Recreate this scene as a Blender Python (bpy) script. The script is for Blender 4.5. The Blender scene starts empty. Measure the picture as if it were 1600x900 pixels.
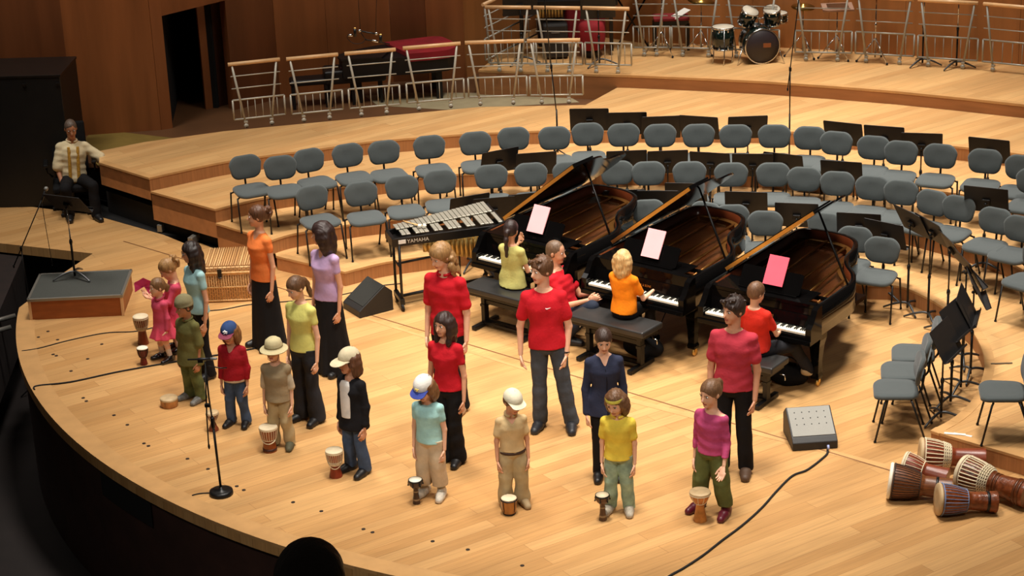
import bpy, bmesh, math, random
import numpy as np
from mathutils import Vector, Matrix, Euler
random.seed(7)
R = math.radians
PI = math.pi
SC = bpy.context.scene
COL = SC.collection
DET = 1.0        # voxel size factor of the figures

# ------------------------------------------------------------------ camera, world, lights, exposure
FPX, PITCH, ROLL, CAMH = 3300.0, R(21.2), 0.04, 8.9
_fw = Vector((0, math.cos(PITCH), -math.sin(PITCH)))
_rt = Vector((1, 0, 0))
_up = _rt.cross(_fw)
cam_d = bpy.data.cameras.new('camera')
cam = bpy.data.objects.new('camera', cam_d)
COL.objects.link(cam)
cr = _rt * math.cos(ROLL) - _up * math.sin(ROLL)
cu = _up * math.cos(ROLL) + _rt * math.sin(ROLL)
cam.matrix_world = Matrix(((cr.x, cu.x, -_fw.x, 0), (cr.y, cu.y, -_fw.y, 0), (cr.z, cu.z, -_fw.z, CAMH), (0, 0, 0, 1)))
cam_d.sensor_width = 36.0
cam_d.lens = FPX / 1600 * 36.0
cam_d.clip_end = 200
SC.camera = cam

def at(x, y, z=0.0):
    """the place in the hall, at height z, that the photograph shows at pixel x, y"""
    dx, dy = x - 800, y - 450
    a = dx * math.cos(ROLL) - dy * math.sin(ROLL)
    b = dx * math.sin(ROLL) + dy * math.cos(ROLL)
    d = _rt * (a / FPX) - _up * (b / FPX) + _fw
    t = (z - CAMH) / d.z
    return Vector((d.x * t, d.y * t, z))

world = bpy.data.worlds.new('world')
SC.world = world
world.use_nodes = True
world.node_tree.nodes['Background'].inputs[0].default_value = (1.0, 0.82, 0.62, 1)
world.node_tree.nodes['Background'].inputs[1].default_value = 0.03
SC.view_settings.view_transform = 'Standard'
SC.view_settings.look = 'None'
SC.view_settings.gamma = 1
SC.view_settings.use_curve_mapping = False
SC.view_settings.exposure = -0.10

def area(name, loc, target, size, power, color=(1, .86, .68), spread=60):
    l = bpy.data.lights.new(name, 'AREA')
    l.shape = 'DISK'; l.size = size; l.energy = power; l.color = color; l.spread = R(spread)
    o = bpy.data.objects.new(name, l)
    COL.objects.link(o)
    o.location = loc
    o.rotation_euler = (Vector(target) - Vector(loc)).to_track_quat('-Z', 'Y').to_euler()
    return o
# rows of stage floodlights in the hall ceiling
WARM = (1, .93, .84)
area('stage_light', (0.0, 16.8, 14), (0.2, 18.4, 0), 2.2, 235, WARM, 64)
area('stage_light', (4.5, 19.0, 14), (4.2, 19.8, 0), 2.2, 225, WARM, 64)
area('stage_light', (-2.5, 21.5, 14), (-1.8, 22.4, 0), 2.2, 200, WARM, 56)
area('stage_light', (3.0, 24.4, 14), (3.0, 24.0, 0), 2.2, 300, WARM, 60)
area('stage_light', (4.5, 28.5, 13), (4.0, 26.8, 0), 2.2, 200, WARM, 66)
area('front_light', (-6.0, 8.5, 11), (0.0, 18.6, 0.9), 1.6, 34, WARM, 38)  # added fill for the faces, kept narrow to spare the chairs
area('front_light', (5.0, 8.5, 12), (0.6, 18.6, 0.9), 1.6, 27, WARM, 34)  # second added fill for the faces
# added fill lights that brighten the left side and the walls
area('side_light', (-7.5, 24.0, 11), (-6.0, 27.0, 0), 3.0, 130, WARM, 90)
area('wall_light', (1.0, 24.5, 11), (-1.5, 31.0, 2.0), 3.0, 90, WARM, 110)

# ------------------------------------------------------------------ materials
MATS = {}
def srgb(c):
    return tuple(((v / 255) / 12.92 if v / 255 <= .04045 else ((v / 255 + .055) / 1.055) ** 2.4) for v in c) + (1,)
def nt(m): return m.node_tree.nodes, m.node_tree.links
def mat(name, col, rough=.6, metal=0, var=.12, scale=6, bump=0, bscale=60, coat=0, stretch=None, spec=.5, sheen=0):
    """plain procedural surface: colour with a little noise, optional bump"""
    if name in MATS: return MATS[name]
    m = bpy.data.materials.new(name); m.use_nodes = True
    N, L = nt(m); b = N['Principled BSDF']
    c = srgb(col)
    tc = N.new('ShaderNodeTexCoord'); n = N.new('ShaderNodeTexNoise')
    n.inputs['Scale'].default_value = scale; n.inputs['Detail'].default_value = 4
    src = tc.outputs['Object']
    if stretch:
        mp = N.new('ShaderNodeMapping'); mp.inputs['Scale'].default_value = stretch
        L.new(src, mp.inputs[0]); src = mp.outputs[0]
    L.new(src, n.inputs['Vector'])
    r = N.new('ShaderNodeValToRGB')
    r.color_ramp.elements[0].position = .3; r.color_ramp.elements[1].position = .7
    r.color_ramp.elements[0].color = tuple(v * (1 - var) for v in c[:3]) + (1,)
    r.color_ramp.elements[1].color = tuple(min(1, v * (1 + var)) for v in c[:3]) + (1,)
    L.new(n.outputs['Fac'], r.inputs[0]); L.new(r.outputs[0], b.inputs['Base Color'])
    b.inputs['Roughness'].default_value = rough; b.inputs['Metallic'].default_value = metal
    b.inputs['Coat Weight'].default_value = coat; b.inputs['Coat Roughness'].default_value = .06
    b.inputs['Specular IOR Level'].default_value = spec
    if sheen: b.inputs['Sheen Weight'].default_value = sheen
    if bump:
        n2 = N.new('ShaderNodeTexNoise'); n2.inputs['Scale'].default_value = bscale; n2.inputs['Detail'].default_value = 3
        L.new(src, n2.inputs['Vector'])
        bp = N.new('ShaderNodeBump'); bp.inputs['Strength'].default_value = bump; bp.inputs['Distance'].default_value = .01
        L.new(n2.outputs['Fac'], bp.inputs['Height']); L.new(bp.outputs[0], b.inputs['Normal'])
    MATS[name] = m
    return m

def planks(name, c1, c2, ang, plank=.15, length=2.5, rough=.38, dark=(120, 75, 35)):
    """strip floor: boards laid along direction ang, each board its own tone, fine grain"""
    m = bpy.data.materials.new(name); m.use_nodes = True
    N, L = nt(m); b = N['Principled BSDF']
    g = N.new('ShaderNodeNewGeometry'); mp = N.new('ShaderNodeMapping')
    mp.inputs['Rotation'].default_value = (0, 0, -ang)
    L.new(g.outputs['Position'], mp.inputs[0])
    br = N.new('ShaderNodeTexBrick'); br.offset = .37; br.offset_frequency = 2; br.squash = 1
    br.inputs['Scale'].default_value = 1; br.inputs['Mortar Size'].default_value = .0012
    br.inputs['Brick Width'].default_value = length; br.inputs['Row Height'].default_value = plank
    br.inputs['Color1'].default_value = srgb(c1); br.inputs['Color2'].default_value = srgb(c2)
    br.inputs['Mortar'].default_value = srgb(dark); br.inputs['Bias'].default_value = -.15
    L.new(mp.outputs[0], br.inputs['Vector'])
    mp2 = N.new('ShaderNodeMapping'); mp2.inputs['Scale'].default_value = (1.2, 26, 1); L.new(mp.outputs[0], mp2.inputs[0])
    n = N.new('ShaderNodeTexNoise'); n.inputs['Scale'].default_value = 1.4; n.inputs['Detail'].default_value = 6
    L.new(mp2.outputs[0], n.inputs['Vector'])
    n3 = N.new('ShaderNodeTexNoise'); n3.inputs['Scale'].default_value = .9; n3.inputs['Detail'].default_value = 3
    mp3 = N.new('ShaderNodeMapping'); mp3.inputs['Scale'].default_value = (.5, 2.2, 1); L.new(mp.outputs[0], mp3.inputs[0]); L.new(mp3.outputs[0], n3.inputs['Vector'])
    def mul(a, fac_out, lo, hi):
        mr = N.new('ShaderNodeMapRange'); mr.inputs[1].default_value = .3; mr.inputs[2].default_value = .7
        mr.inputs[3].default_value = lo; mr.inputs[4].default_value = hi; L.new(fac_out, mr.inputs[0])
        mx = N.new('ShaderNodeVectorMath'); mx.operation = 'SCALE'; L.new(a, mx.inputs[0]); L.new(mr.outputs[0], mx.inputs['Scale'])
        return mx.outputs[0]
    o = mul(br.outputs['Color'], n.outputs['Fac'], .88, 1.09)
    o = mul(o, n3.outputs['Fac'], .84, 1.12)
    L.new(o, b.inputs['Base Color'])
    b.inputs['Roughness'].default_value = rough
    bp = N.new('ShaderNodeBump'); bp.inputs['Strength'].default_value = .08; bp.inputs['Distance'].default_value = .004
    L.new(n.outputs['Fac'], bp.inputs['Height']); L.new(bp.outputs[0], b.inputs['Normal'])
    MATS[name] = m
    return m
def veneer(name, col, rough=.4, var=.2, sx=14, sz=.7):
    """wood veneer with upright grain"""
    return mat(name, col, rough, var=var, scale=1.5, stretch=(sx, sx, sz), bump=.03, bscale=8)

FLOOR = planks('stage_boards', (206, 160, 104), (186, 138, 84), R(33))
TREAD = planks('riser_boards', (212, 168, 112), (198, 150, 96), R(35), length=2.4)
EDGE = veneer('edge_wood', (200, 154, 100), .4, .1, 3, 3)
RISER = veneer('riser_face', (172, 118, 72), .5, .14, 30, .8)
RISERL = veneer('riser_side', (180, 122, 74), .5, .12, 6, 6)
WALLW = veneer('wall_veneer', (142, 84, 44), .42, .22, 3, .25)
WALLD = veneer('wall_veneer_dark', (112, 64, 34), .42, .22, 3, .25)  # darker copy: dark bays, and the light falloff at the left put into colour
WALLB = veneer('wall_veneer_warm', (170, 112, 62), .42, .2, 3, .25)  # brighter copy: stronger light on the right back wall put into colour
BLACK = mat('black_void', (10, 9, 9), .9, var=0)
DKFLOOR = mat('dark_floor', (62, 38, 22), .7, var=.25, scale=3)
OLIVE = mat('worn_floor', (128, 106, 48), .6, var=.1)  # olive patch of the passage floor
BLKM = mat('black_metal', (22, 21, 21), .38, .3, .1)
GREYM = mat('grey_metal', (120, 122, 124), .35, .8, .1)
CHROME = mat('chrome', (200, 200, 200), .15, 1, .05)
BRASS = mat('brass', (244, 202, 120), .32, 1, .1)
LACQ = mat('piano_lacquer', (9, 8, 8), .08, 0, .05, spec=.16)
RUBBER = mat('rubber', (18, 18, 18), .8, var=.1)
FABRIC = mat('chair_fabric', (72, 78, 78), .95, var=.1, scale=180, bump=.15, bscale=260, sheen=.2)

# ------------------------------------------------------------------ mesh helpers
class MB:
    """collects shapes; build() links them as one mesh object"""
    def __init__(s): s.bm = bmesh.new(); s.mi = 0
    def _m(s, fs):
        for f in fs: f.material_index = s.mi
    def box(s, c, size, rot=None, bevel=0, seg=2):
        M = Matrix.Translation(Vector(c)) @ ((rot if isinstance(rot, Matrix) else Euler(rot).to_matrix().to_4x4()) if rot is not None else Matrix()) @ Matrix.Diagonal((size[0], size[1], size[2], 1))
        r = bmesh.ops.create_cube(s.bm, size=1, matrix=M)
        fs = {f for v in r['verts'] for f in v.link_faces}
        s._m(fs)
        if bevel:
            es = list({e for v in r['verts'] for e in v.link_edges})
            q = bmesh.ops.bevel(s.bm, geom=es, offset=bevel, segments=seg, profile=.5, affect='EDGES')
            s._m(q['faces'])
        return s
    def tube(s, pts, rad, seg=8, caps=True):
        pts = [Vector(p) for p in pts]; n = len(pts)
        rr = rad if isinstance(rad, (list, tuple)) else [rad] * n
        rings = []; prev = None
        for i, p in enumerate(pts):
            t = (pts[min(i + 1, n - 1)] - pts[max(i - 1, 0)])
            if t.length < 1e-9: t = Vector((0, 0, 1))
            t.normalize()
            if prev is None:
                a = t.cross(Vector((0, 0, 1)));
                if a.length < .05: a = t.cross(Vector((0, 1, 0)))
            else: a = prev - t * prev.dot(t)
            a.normalize(); prev = a; b = t.cross(a)
            rings.append([s.bm.verts.new(p + (a * math.cos(2 * PI * k / seg) + b * math.sin(2 * PI * k / seg)) * rr[i]) for k in range(seg)])
        for i in range(n - 1):
            for k in range(seg):
                f = s.bm.faces.new((rings[i][k], rings[i][(k + 1) % seg], rings[i + 1][(k + 1) % seg], rings[i + 1][k])); f.material_index = s.mi; f.smooth = True
        if caps:
            for r_ in (rings[0][::-1], rings[-1]):
                f = s.bm.faces.new(r_); f.material_index = s.mi
        return s
    def lathe(s, prof, seg=24, M=None, cap=True):
        M = M or Matrix()
        rings = [[s.bm.verts.new(M @ Vector((max(r, 1e-4) * math.cos(2 * PI * k / seg), max(r, 1e-4) * math.sin(2 * PI * k / seg), z))) for k in range(seg)] for r, z in prof]
        for i in range(len(rings) - 1):
            for k in range(seg):
                f = s.bm.faces.new((rings[i][k], rings[i][(k + 1) % seg], rings[i + 1][(k + 1) % seg], rings[i + 1][k])); f.material_index = s.mi; f.smooth = True
        if cap:
            for r_ in (rings[0][::-1], rings[-1]):
                f = s.bm.faces.new(r_); f.material_index = s.mi
        return s
    def prism(s, poly, z0, z1, M=None, side_mi=None):
        """poly: (x, y) list, extruded from z0 to z1"""
        M = M or Matrix()
        a = sum(poly[i][0] * poly[(i + 1) % len(poly)][1] - poly[(i + 1) % len(poly)][0] * poly[i][1] for i in range(len(poly)))
        if a < 0: poly = poly[::-1]
        lo = [s.bm.verts.new(M @ Vector((p[0], p[1], z0))) for p in poly]
        hi = [s.bm.verts.new(M @ Vector((p[0], p[1], z1))) for p in poly]
        n = len(poly)
        f = s.bm.faces.new(hi); f.material_index = s.mi
        f = s.bm.faces.new(lo[::-1]); f.material_index = s.mi
        for i in range(n):
            f = s.bm.faces.new((lo[i], lo[(i + 1) % n], hi[(i + 1) % n], hi[i])); f.material_index = s.mi if side_mi is None else side_mi
        return s
    def ell(s, c, r, seg=16, rings=10, M=None):
        T = (M or Matrix()) @ Matrix.Translation(Vector(c)) @ Matrix.Diagonal((r[0], r[1], r[2], 1))
        q = bmesh.ops.create_uvsphere(s.bm, u_segments=seg, v_segments=rings, radius=1, matrix=T)
        for f in {f for v in q['verts'] for f in v.link_faces}: f.material_index = s.mi; f.smooth = True
        return s
    def quad(s, a, b, c, d):
        f = s.bm.faces.new([s.bm.verts.new(Vector(p)) for p in (a, b, c, d)]); f.material_index = s.mi
        return s
    def build(s, name, mats, parent=None, loc=None, smooth=False, sub=0, **kw):
        me = bpy.data.meshes.new(name); s.bm.normal_update(); s.bm.to_mesh(me); s.bm.free()
        for m in (mats if isinstance(mats, (list, tuple)) else [mats]): me.materials.append(m)
        o = bpy.data.objects.new(name, me); COL.objects.link(o)
        if smooth:
            for p in me.polygons: p.use_smooth = True
        if sub:
            md = o.modifiers.new('Subsurf', 'SUBSURF'); md.levels = sub; md.render_levels = sub
        if parent: o.parent = parent
        if loc is not None: o.location = loc
        for k, v in kw.items(): o[k] = v
        return o
def struct(o): o['kind'] = 'structure'; return o
def tag(o, label, cat, group=None, kind=None):
    o['label'] = label; o['category'] = cat
    if group: o['group'] = group
    if kind: o['kind'] = kind
    return o
def thing(name, label, cat, loc=(0, 0, 0), rz=0, group=None):
    o = bpy.data.objects.new(name, None); COL.objects.link(o)
    o.location = loc; o.rotation_euler = (0, 0, rz); o.empty_display_size = .1
    return tag(o, label, cat, group)
KIDS = {}
def children(o): return [c for c in bpy.data.objects if c.parent == o]
def copy_tree(o, parent=None, kids=None):
    if kids is None:
        kids = {}
        for c in bpy.data.objects:
            if c.parent: kids.setdefault(c.parent.name, []).append(c)
    c = o.copy(); COL.objects.link(c)
    if parent: c.parent = parent
    for ch in kids.get(o.name, []): copy_tree(ch, c, kids)
    return c
def arc(c, r, a0, a1, n, plane='xz'):
    out = []
    for i in range(n + 1):
        a = a0 + (a1 - a0) * i / n; u, v = r * math.cos(a), r * math.sin(a)
        out.append(Vector((c[0] + u, c[1], c[2] + v)) if plane == 'xz' else Vector((c[0], c[1] + u, c[2] + v)) if plane == 'yz' else Vector((c[0] + u, c[1] + v, c[2])))
    return out
def spline(P, n=6):
    """Catmull-Rom through the points"""
    P = [Vector(p) for p in P]; out = []
    for i in range(len(P) - 1):
        a, b, c, d = P[max(i - 1, 0)], P[i], P[i + 1], P[min(i + 2, len(P) - 1)]
        for k in range(n):
            t = k / n
            out.append(.5 * ((2 * b) + (c - a) * t + (2 * a - 5 * b + 4 * c - d) * t * t + (3 * b - a - 3 * c + d) * t ** 3))
    out.append(P[-1]); return out
def text(name, body, size, m, parent, M, extrude=.0008, loc_only=False):
    cu = bpy.data.curves.new(name, 'FONT'); cu.body = body; cu.size = size; cu.extrude = extrude; cu.align_x = 'CENTER'; cu.align_y = 'CENTER'
    o0 = bpy.data.objects.new(name, cu); COL.objects.link(o0)
    bpy.context.view_layer.update()
    me = bpy.data.meshes.new_from_object(o0.evaluated_get(bpy.context.evaluated_depsgraph_get()))
    bpy.data.objects.remove(o0)
    me.transform(M); me.materials.clear(); me.materials.append(m)
    o = bpy.data.objects.new(name, me); COL.objects.link(o); o.parent = parent
    return o
# ------------------------------------------------------------------ stage floor, risers, pit
def px(lst, z): return [Vector((p[1], p[2], z)) if p[0] == 'w' else at(p[0], p[1], z) for p in lst]
FC, FR = Vector((2.93, 23.9)), 8.73        # centre and radius of the round stage front
def rim(r, a0, a1, n, z=0): return [Vector((FC.x + r * math.cos(a0 + (a1 - a0) * i / n), FC.y + r * math.sin(a0 + (a1 - a0) * i / n), z)) for i in range(n + 1)]
pA = at(145, 396); pB = at(101, 425); pS = [at(0, 380), at(0, 317)]
sideA = at(-60, 372); sideB = at(-60, 308)
a_start = math.atan2(22.95 - FC.y, -5.72 - FC.x) % (2 * PI)
front = rim(FR, a_start, R(300), 70)
outline = front + [Vector((14, 16, 0)), Vector((14, 34, 0)), Vector((-3, 30, 0)), at(300, 385), at(256, 367), at(144, 335), at(0, 317), sideB, sideA, at(0, 380), pA, pB]
m = MB(); m.prism([(p.x, p.y) for p in outline], -.12, 0)
struct(m.build('floor', [FLOOR]))
# curved border boards round the stage front
m = MB(); a0, a1, n = a_start, R(300), 90
ro = rim(FR, a0, a1, n); ri = rim(FR - .21, a0, a1, n)
for i in range(n):
    m.quad(ri[i] + Vector((0, 0, .004)), ro[i] + Vector((0, 0, .004)), ro[i + 1] + Vector((0, 0, .004)), ri[i + 1] + Vector((0, 0, .004)))
    m.quad(ro[i] + Vector((0, 0, .004)), ro[i] - Vector((0, 0, .03)), ro[i + 1] - Vector((0, 0, .03)), ro[i + 1] + Vector((0, 0, .004)))
struct(m.build('trim_1', [EDGE], smooth=False))
# joints between the stage lifts: thin dark gaps with a lighter batten
JOINT = mat('joint_dark', (120, 78, 40), .7, var=.1)
m = MB()
s0, s1 = at(193, 377), at(1400, 738)
def strip(m, a, b, w, z):
    d = (b - a).normalized(); nrm = Vector((-d.y, d.x, 0)) * w / 2; zz = Vector((0, 0, z))
    m.quad(a - nrm + zz, b - nrm + zz, b + nrm + zz, a + nrm + zz)
strip(m, s0, s1, .018, .0025)
struct(m.build('trim_2', [JOINT]))
m = MB(); nn = Vector(((s1 - s0).y, -(s1 - s0).x, 0)).normalized() * -.06
strip(m, at(905, 609) + nn, s1 + nn, .09, .002); strip(m, at(560, 498) + nn, at(905, 609) + nn, .05, .002)
struct(m.build('trim_3', [EDGE]))
# wall of the stage front, dark, with a few recessed flaps
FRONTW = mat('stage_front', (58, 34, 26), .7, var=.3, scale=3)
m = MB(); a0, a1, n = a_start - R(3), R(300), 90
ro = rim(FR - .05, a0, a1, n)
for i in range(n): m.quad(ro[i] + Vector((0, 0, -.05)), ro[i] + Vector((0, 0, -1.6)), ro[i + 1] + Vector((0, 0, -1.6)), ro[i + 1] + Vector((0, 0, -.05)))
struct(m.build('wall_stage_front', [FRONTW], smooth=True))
for k, (xa, xb) in enumerate(((163, 240), (545, 575))):
    m = MB(); A = (at(xa, 710 if k == 0 else 880, 0) - Vector((FC.x, FC.y, 0))); B = (at(xb, 760 if k == 0 else 893, 0) - Vector((FC.x, FC.y, 0)))
    t0, t1 = math.atan2(A.y, A.x), math.atan2(B.y, B.x); n = 8
    ro = rim(FR - .03, t0, t1, n)
    for i in range(n): m.quad(ro[i] + Vector((0, 0, -.1)), ro[i] + Vector((0, 0, -.42)), ro[i + 1] + Vector((0, 0, -.42)), ro[i + 1] + Vector((0, 0, -.1)))
    struct(m.build('trim_%d' % (4 + k), [BLACK]))
# auditorium floor below the stage
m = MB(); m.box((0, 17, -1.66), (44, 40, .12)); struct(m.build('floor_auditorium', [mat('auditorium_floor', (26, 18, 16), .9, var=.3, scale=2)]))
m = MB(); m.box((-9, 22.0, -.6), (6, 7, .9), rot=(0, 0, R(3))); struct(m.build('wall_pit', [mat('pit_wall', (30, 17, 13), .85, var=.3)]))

# ---- risers
A_ = [(432, 400), (539, 425), (606, 409), (704, 396), (748, 391), ('w', .55, 23.8), ('w', 1.5, 23.63), ('w', 2.45, 23.27), ('w', 3.25, 22.8), (1334, 442), (1398, 446), (1437, 459), (1480, 484), (1512, 510), (1528, 531), (1538, 557), (1537, 585), (1521, 623), (1492, 652), (1455, 673), (1760, 762)]
B_ = [(338, 349), (425, 375), (464, 364), (564, 348), (600, 344), (670, 338), ('w', -.2, 24.7), ('w', .7, 24.74), ('w', 1.6, 24.68), ('w', 2.5, 24.5), ('w', 3.4, 24.2), (1340, 343), (1388, 352), (1440, 366), (1487, 379), (1550, 400), (1600, 422), (1680, 475), (1700, 560)]
C_ = [(236, 299), (336, 327), (416, 308), (512, 294), (584, 284), (640, 278), (714, 272), (860, 270), (980, 269), (1105, 270), (1200, 273), (1283, 280), (1350, 286), (1435, 295), (1506, 304), (1572, 316), (1700, 352)]
D_ = [(155, 254), (233, 278), (360, 251), (510, 231), (570, 222), (640, 216), (720, 210), (826, 205), (920, 203), (1064, 202), (1178, 203), (1240, 206), (1348, 214), (1477, 227), (1597, 241), (1720, 262)]
def edge(lst, z, corner, extra=None, skip=None, hard=()):
    P = px(lst, z)
    out = [P[0]]
    seg = P[corner:]
    if hard:
        h = hard[0] - corner
        out += spline(seg[:h + 1], 5)[:-1] + seg[h:]
    else: out += spline(seg, 5)
    return out
ZA, ZB, ZC, ZD, ZE, ZL = .18, .36, .54, .72, .90, .54
eA = edge(A_[:5] + A_[5:], ZA, 1, hard=(19,))
# bowl of the lowest riser behind the pianos follows one sweep
eB = edge(B_, ZB, 1); eC = edge(C_, ZC, 1); eD = edge(D_, ZD, 1)
def riser(n, e, z0, z1, back, fm=RISER):
    m = MB(); m.mi = 0
    poly = [(p.x, p.y) for p in e] + [(p.x, p.y) for p in back]
    m.prism(poly, z1 - .022, z1)
    struct(m.build('floor_riser_%d' % n, [TREAD]))
    m = MB()
    for i in range(len(e) - 1):
        a, b = e[i], e[i + 1]
        ins = Vector((0, 0, 0))
        m.quad((a.x, a.y, z0), (b.x, b.y, z0), (b.x, b.y, z1 - .022), (a.x, a.y, z1 - .022))
    o = struct(m.build('trim_%d' % (10 + n), [fm, RISERL]))
    o.data.polygons[0].material_index = 1
    # light nosing board along the edge
    m = MB()
    for i in range(len(e) - 1):
        a, b = e[i], e[i + 1]
        d = (b - a); L_ = d.length; d.normalize(); nn = Vector((-d.y, d.x, 0)); 
        c = (a + b) / 2 + nn * .045; c.z = z1 - .01 + (i % 3) * .0007
        m.box(c, (L_ + .012, .10, .026), rot=(0, 0, math.atan2(d.y, d.x)))
    struct(m.build('trim_%d' % (20 + n), [EDGE]))
wA0 = Vector((-3.6, 24.62, 0)); far = [Vector((14, 17.5, 0)), Vector((14, 30, 0)), Vector((-1, 30, 0))]
riser(1, eA, 0, ZA, [Vector((14, 15.2, 0)), Vector((14, 30, 0)), Vector((0, 28, 0)), Vector((-3.0, 24.6, 0))])
riser(2, eB, ZA - .0, ZB, [Vector((14, 20, 0)), Vector((14, 30, 0)), Vector((0, 28, 0)), Vector((-3.7, 25.4, 0))])
riser(3, eC, ZB, ZC, [Vector((14, 18.6, 0)), Vector((14, 30, 0)), Vector((0, 28, 0)), Vector((-4.5, 26.2, 0))])
DB = px([(966, 136), (915, 164), (750, 167), (350, 205), (225, 222), (155, 236)], ZD)
eb = px([(1300, 134), (1620, 165)], ZD)
riser(4, eD, ZC, ZD, [Vector((14, 19, 0)), Vector((14, 25.2, 0)), Vector((7.5, 26.9, 0)), Vector((4.4, 28.3, 0)), Vector((2.4, 28.95, 0))] + DB)
# left flanks of the risers, deep boxes that overhang a dark gap
def flank(n, a, b, z0, z1, mm=RISERL):
    m = MB(); m.quad((a.x, a.y, z0), (b.x, b.y, z0), (b.x, b.y, z1), (a.x, a.y, z1)); struct(m.build('trim_%d' % n, [mm]))
flank(31, eD[0], eD[1], ZD - .30, ZD - .02); flank(32, eC[0], eC[1], ZC - .38, ZC - .02); flank(33, eB[0], eB[1], 0, ZB - .02)
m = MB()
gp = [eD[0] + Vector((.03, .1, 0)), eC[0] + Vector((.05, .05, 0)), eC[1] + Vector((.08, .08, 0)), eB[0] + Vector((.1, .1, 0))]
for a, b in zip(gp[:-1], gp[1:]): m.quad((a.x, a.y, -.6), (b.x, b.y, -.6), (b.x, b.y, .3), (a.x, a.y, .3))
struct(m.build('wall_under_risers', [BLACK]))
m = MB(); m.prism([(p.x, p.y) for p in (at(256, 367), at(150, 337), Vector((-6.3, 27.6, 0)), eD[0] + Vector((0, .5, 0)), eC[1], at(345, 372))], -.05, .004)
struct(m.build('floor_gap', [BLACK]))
# upper platform with the percussion
E_ = [(748, 110), (935, 117), (985, 118), (1100, 123), (1200, 128), (1300, 135), (1400, 143), (1500, 153), (1620, 166), (1760, 184)]
eE = [at(*p, ZE) for p in E_]
backE = [at(1760, 110, ZE), at(1600, 104, ZE), at(1400, 88, ZE), at(1200, 74, ZE), at(1000, 66, ZE), at(905, 58, ZE), at(830, 60, ZE)]
m = MB(); m.prism([(p.x, p.y) for p in eE] + [(p.x, p.y + 1.5) for p in backE[:-1]] + [(backE[-1].x, backE[-1].y + .5)], ZE - .03, ZE); struct(m.build('floor_riser_5', [TREAD]))
m = MB()
for a, b in zip(eE[:-1], eE[1:]): m.quad((a.x, a.y, ZL - .05), (b.x, b.y, ZL - .05), (b.x, b.y, ZE - .03), (a.x, a.y, ZE - .03))
a, b = backE[-1] + Vector((0, .5, 0)), eE[0]
m.quad((a.x, a.y, ZL - .05), (b.x, b.y, ZL - .05), (b.x, b.y, ZE - .03), (a.x, a.y, ZE - .03))
struct(m.build('trim_15', [veneer('upper_riser_face', (160, 106, 62), .5, .14, 1, 8)]))
m = MB()
for a, b in zip(eE[:-1], eE[1:]):
    d = (b - a); L_ = d.length; d.normalize(); c = (a + b) / 2 + Vector((-d.y, d.x, 0)) * .04; c.z = ZE - .008 + (eE.index(a) % 2) * .001
    m.box(c, (L_ + .01, .09, .03), rot=(0, 0, math.atan2(d.y, d.x)))
struct(m.build('trim_25', [EDGE]))
# floor of the passage behind the railings
m = MB(); m.prism([(-14, 27.75), (-5.62, 27.75), (-5.62, 26.75), (-5.36, 26.7), (-3.79, 27.3), (-.34, 27.95), (1.2, 27.9), (2.5, 28.6), (2.5, 33), (-14, 38)], ZL - .06, ZL)
struct(m.build('floor_passage', [mat('passage_floor', (96, 62, 34), .6, var=.15, scale=2)]))
ol = px([(130, 236), (152, 207), (250, 213), (300, 220), (225, 222), (155, 250)], ZL)
m = MB(); m.prism([(p.x, p.y) for p in (at(128, 226, ZL), at(140, 208, ZL), at(175, 205, ZL), at(270, 216, ZL), at(280, 224, ZL), at(155, 262, ZL))], ZL, ZL + .004)
struct(m.build('floor_passage_mat', [OLIVE]))
m = MB(); m.prism([(p.x, p.y) for p in (at(570, 150, ZL), at(640, 145, ZL), at(880, 146, ZL), at(905, 160, ZL), at(700, 172, ZL), at(590, 165, ZL))], ZL, ZL + .004)
struct(m.build('floor_passage_strip', [mat('pale_floor', (150, 138, 108), .6, var=.1)]))

# ---- walls of the hall
def wallseg(name, a, b, z0, z1, mm, th=.15):
    d = (b - a); L_ = d.length; ang = math.atan2(d.y, d.x); c = (a + b) / 2 + Vector((-d.y, d.x, 0)).normalized() * th / 2
    m = MB(); m.box((c.x, c.y, (z0 + z1) / 2), (L_, th, z1 - z0), rot=(0, 0, ang)); return struct(m.build(name, [mm]))
W = [at(-150, 240, ZL), at(18, 222, ZL), at(118, 213, ZL), at(262, 202, ZL), at(270, 200, ZL)]
ZT = 8.0
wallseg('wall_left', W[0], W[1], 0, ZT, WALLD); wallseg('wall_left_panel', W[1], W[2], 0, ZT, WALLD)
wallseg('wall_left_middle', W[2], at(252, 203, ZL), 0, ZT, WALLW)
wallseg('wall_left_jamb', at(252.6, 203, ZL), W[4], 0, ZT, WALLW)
# lintel over the doorway and the recess behind it
dR = at(366, 172, ZL)
def ztop(p, ypix):
    lo, hi = 0, 8
    for _ in range(40):
        mm_ = (lo + hi) / 2; v = Vector((p.x, p.y, mm_)) - Vector((0, 0, CAMH)); z = v.dot(_fw)
        a, b = v.dot(_rt) / z * FPX, -v.dot(_up) / z * FPX
        y = 450 - a * math.sin(ROLL) + b * math.cos(ROLL)
        if y > ypix: lo = mm_
        else: hi = mm_
    return lo
zd = ztop(W[4], 25)
wallseg('wall_lintel', W[4], dR, zd, ZT, WALLW)
rc0 = at(322, 171, ZL); rc1 = at(333, 169, ZL)
wallseg('wall_door_post', rc0, rc1, ZL, zd, WALLW, .05)
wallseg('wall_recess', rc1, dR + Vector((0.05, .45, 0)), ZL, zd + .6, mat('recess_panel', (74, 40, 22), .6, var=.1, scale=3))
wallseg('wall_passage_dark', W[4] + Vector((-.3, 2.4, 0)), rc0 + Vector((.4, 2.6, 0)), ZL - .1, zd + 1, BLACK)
wallseg('wall_passage_side', W[4] + Vector((-.02, .02, 0)), W[4] + Vector((-.2, 2.5, 0)), ZL - .1, zd + .8, BLACK)
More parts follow.
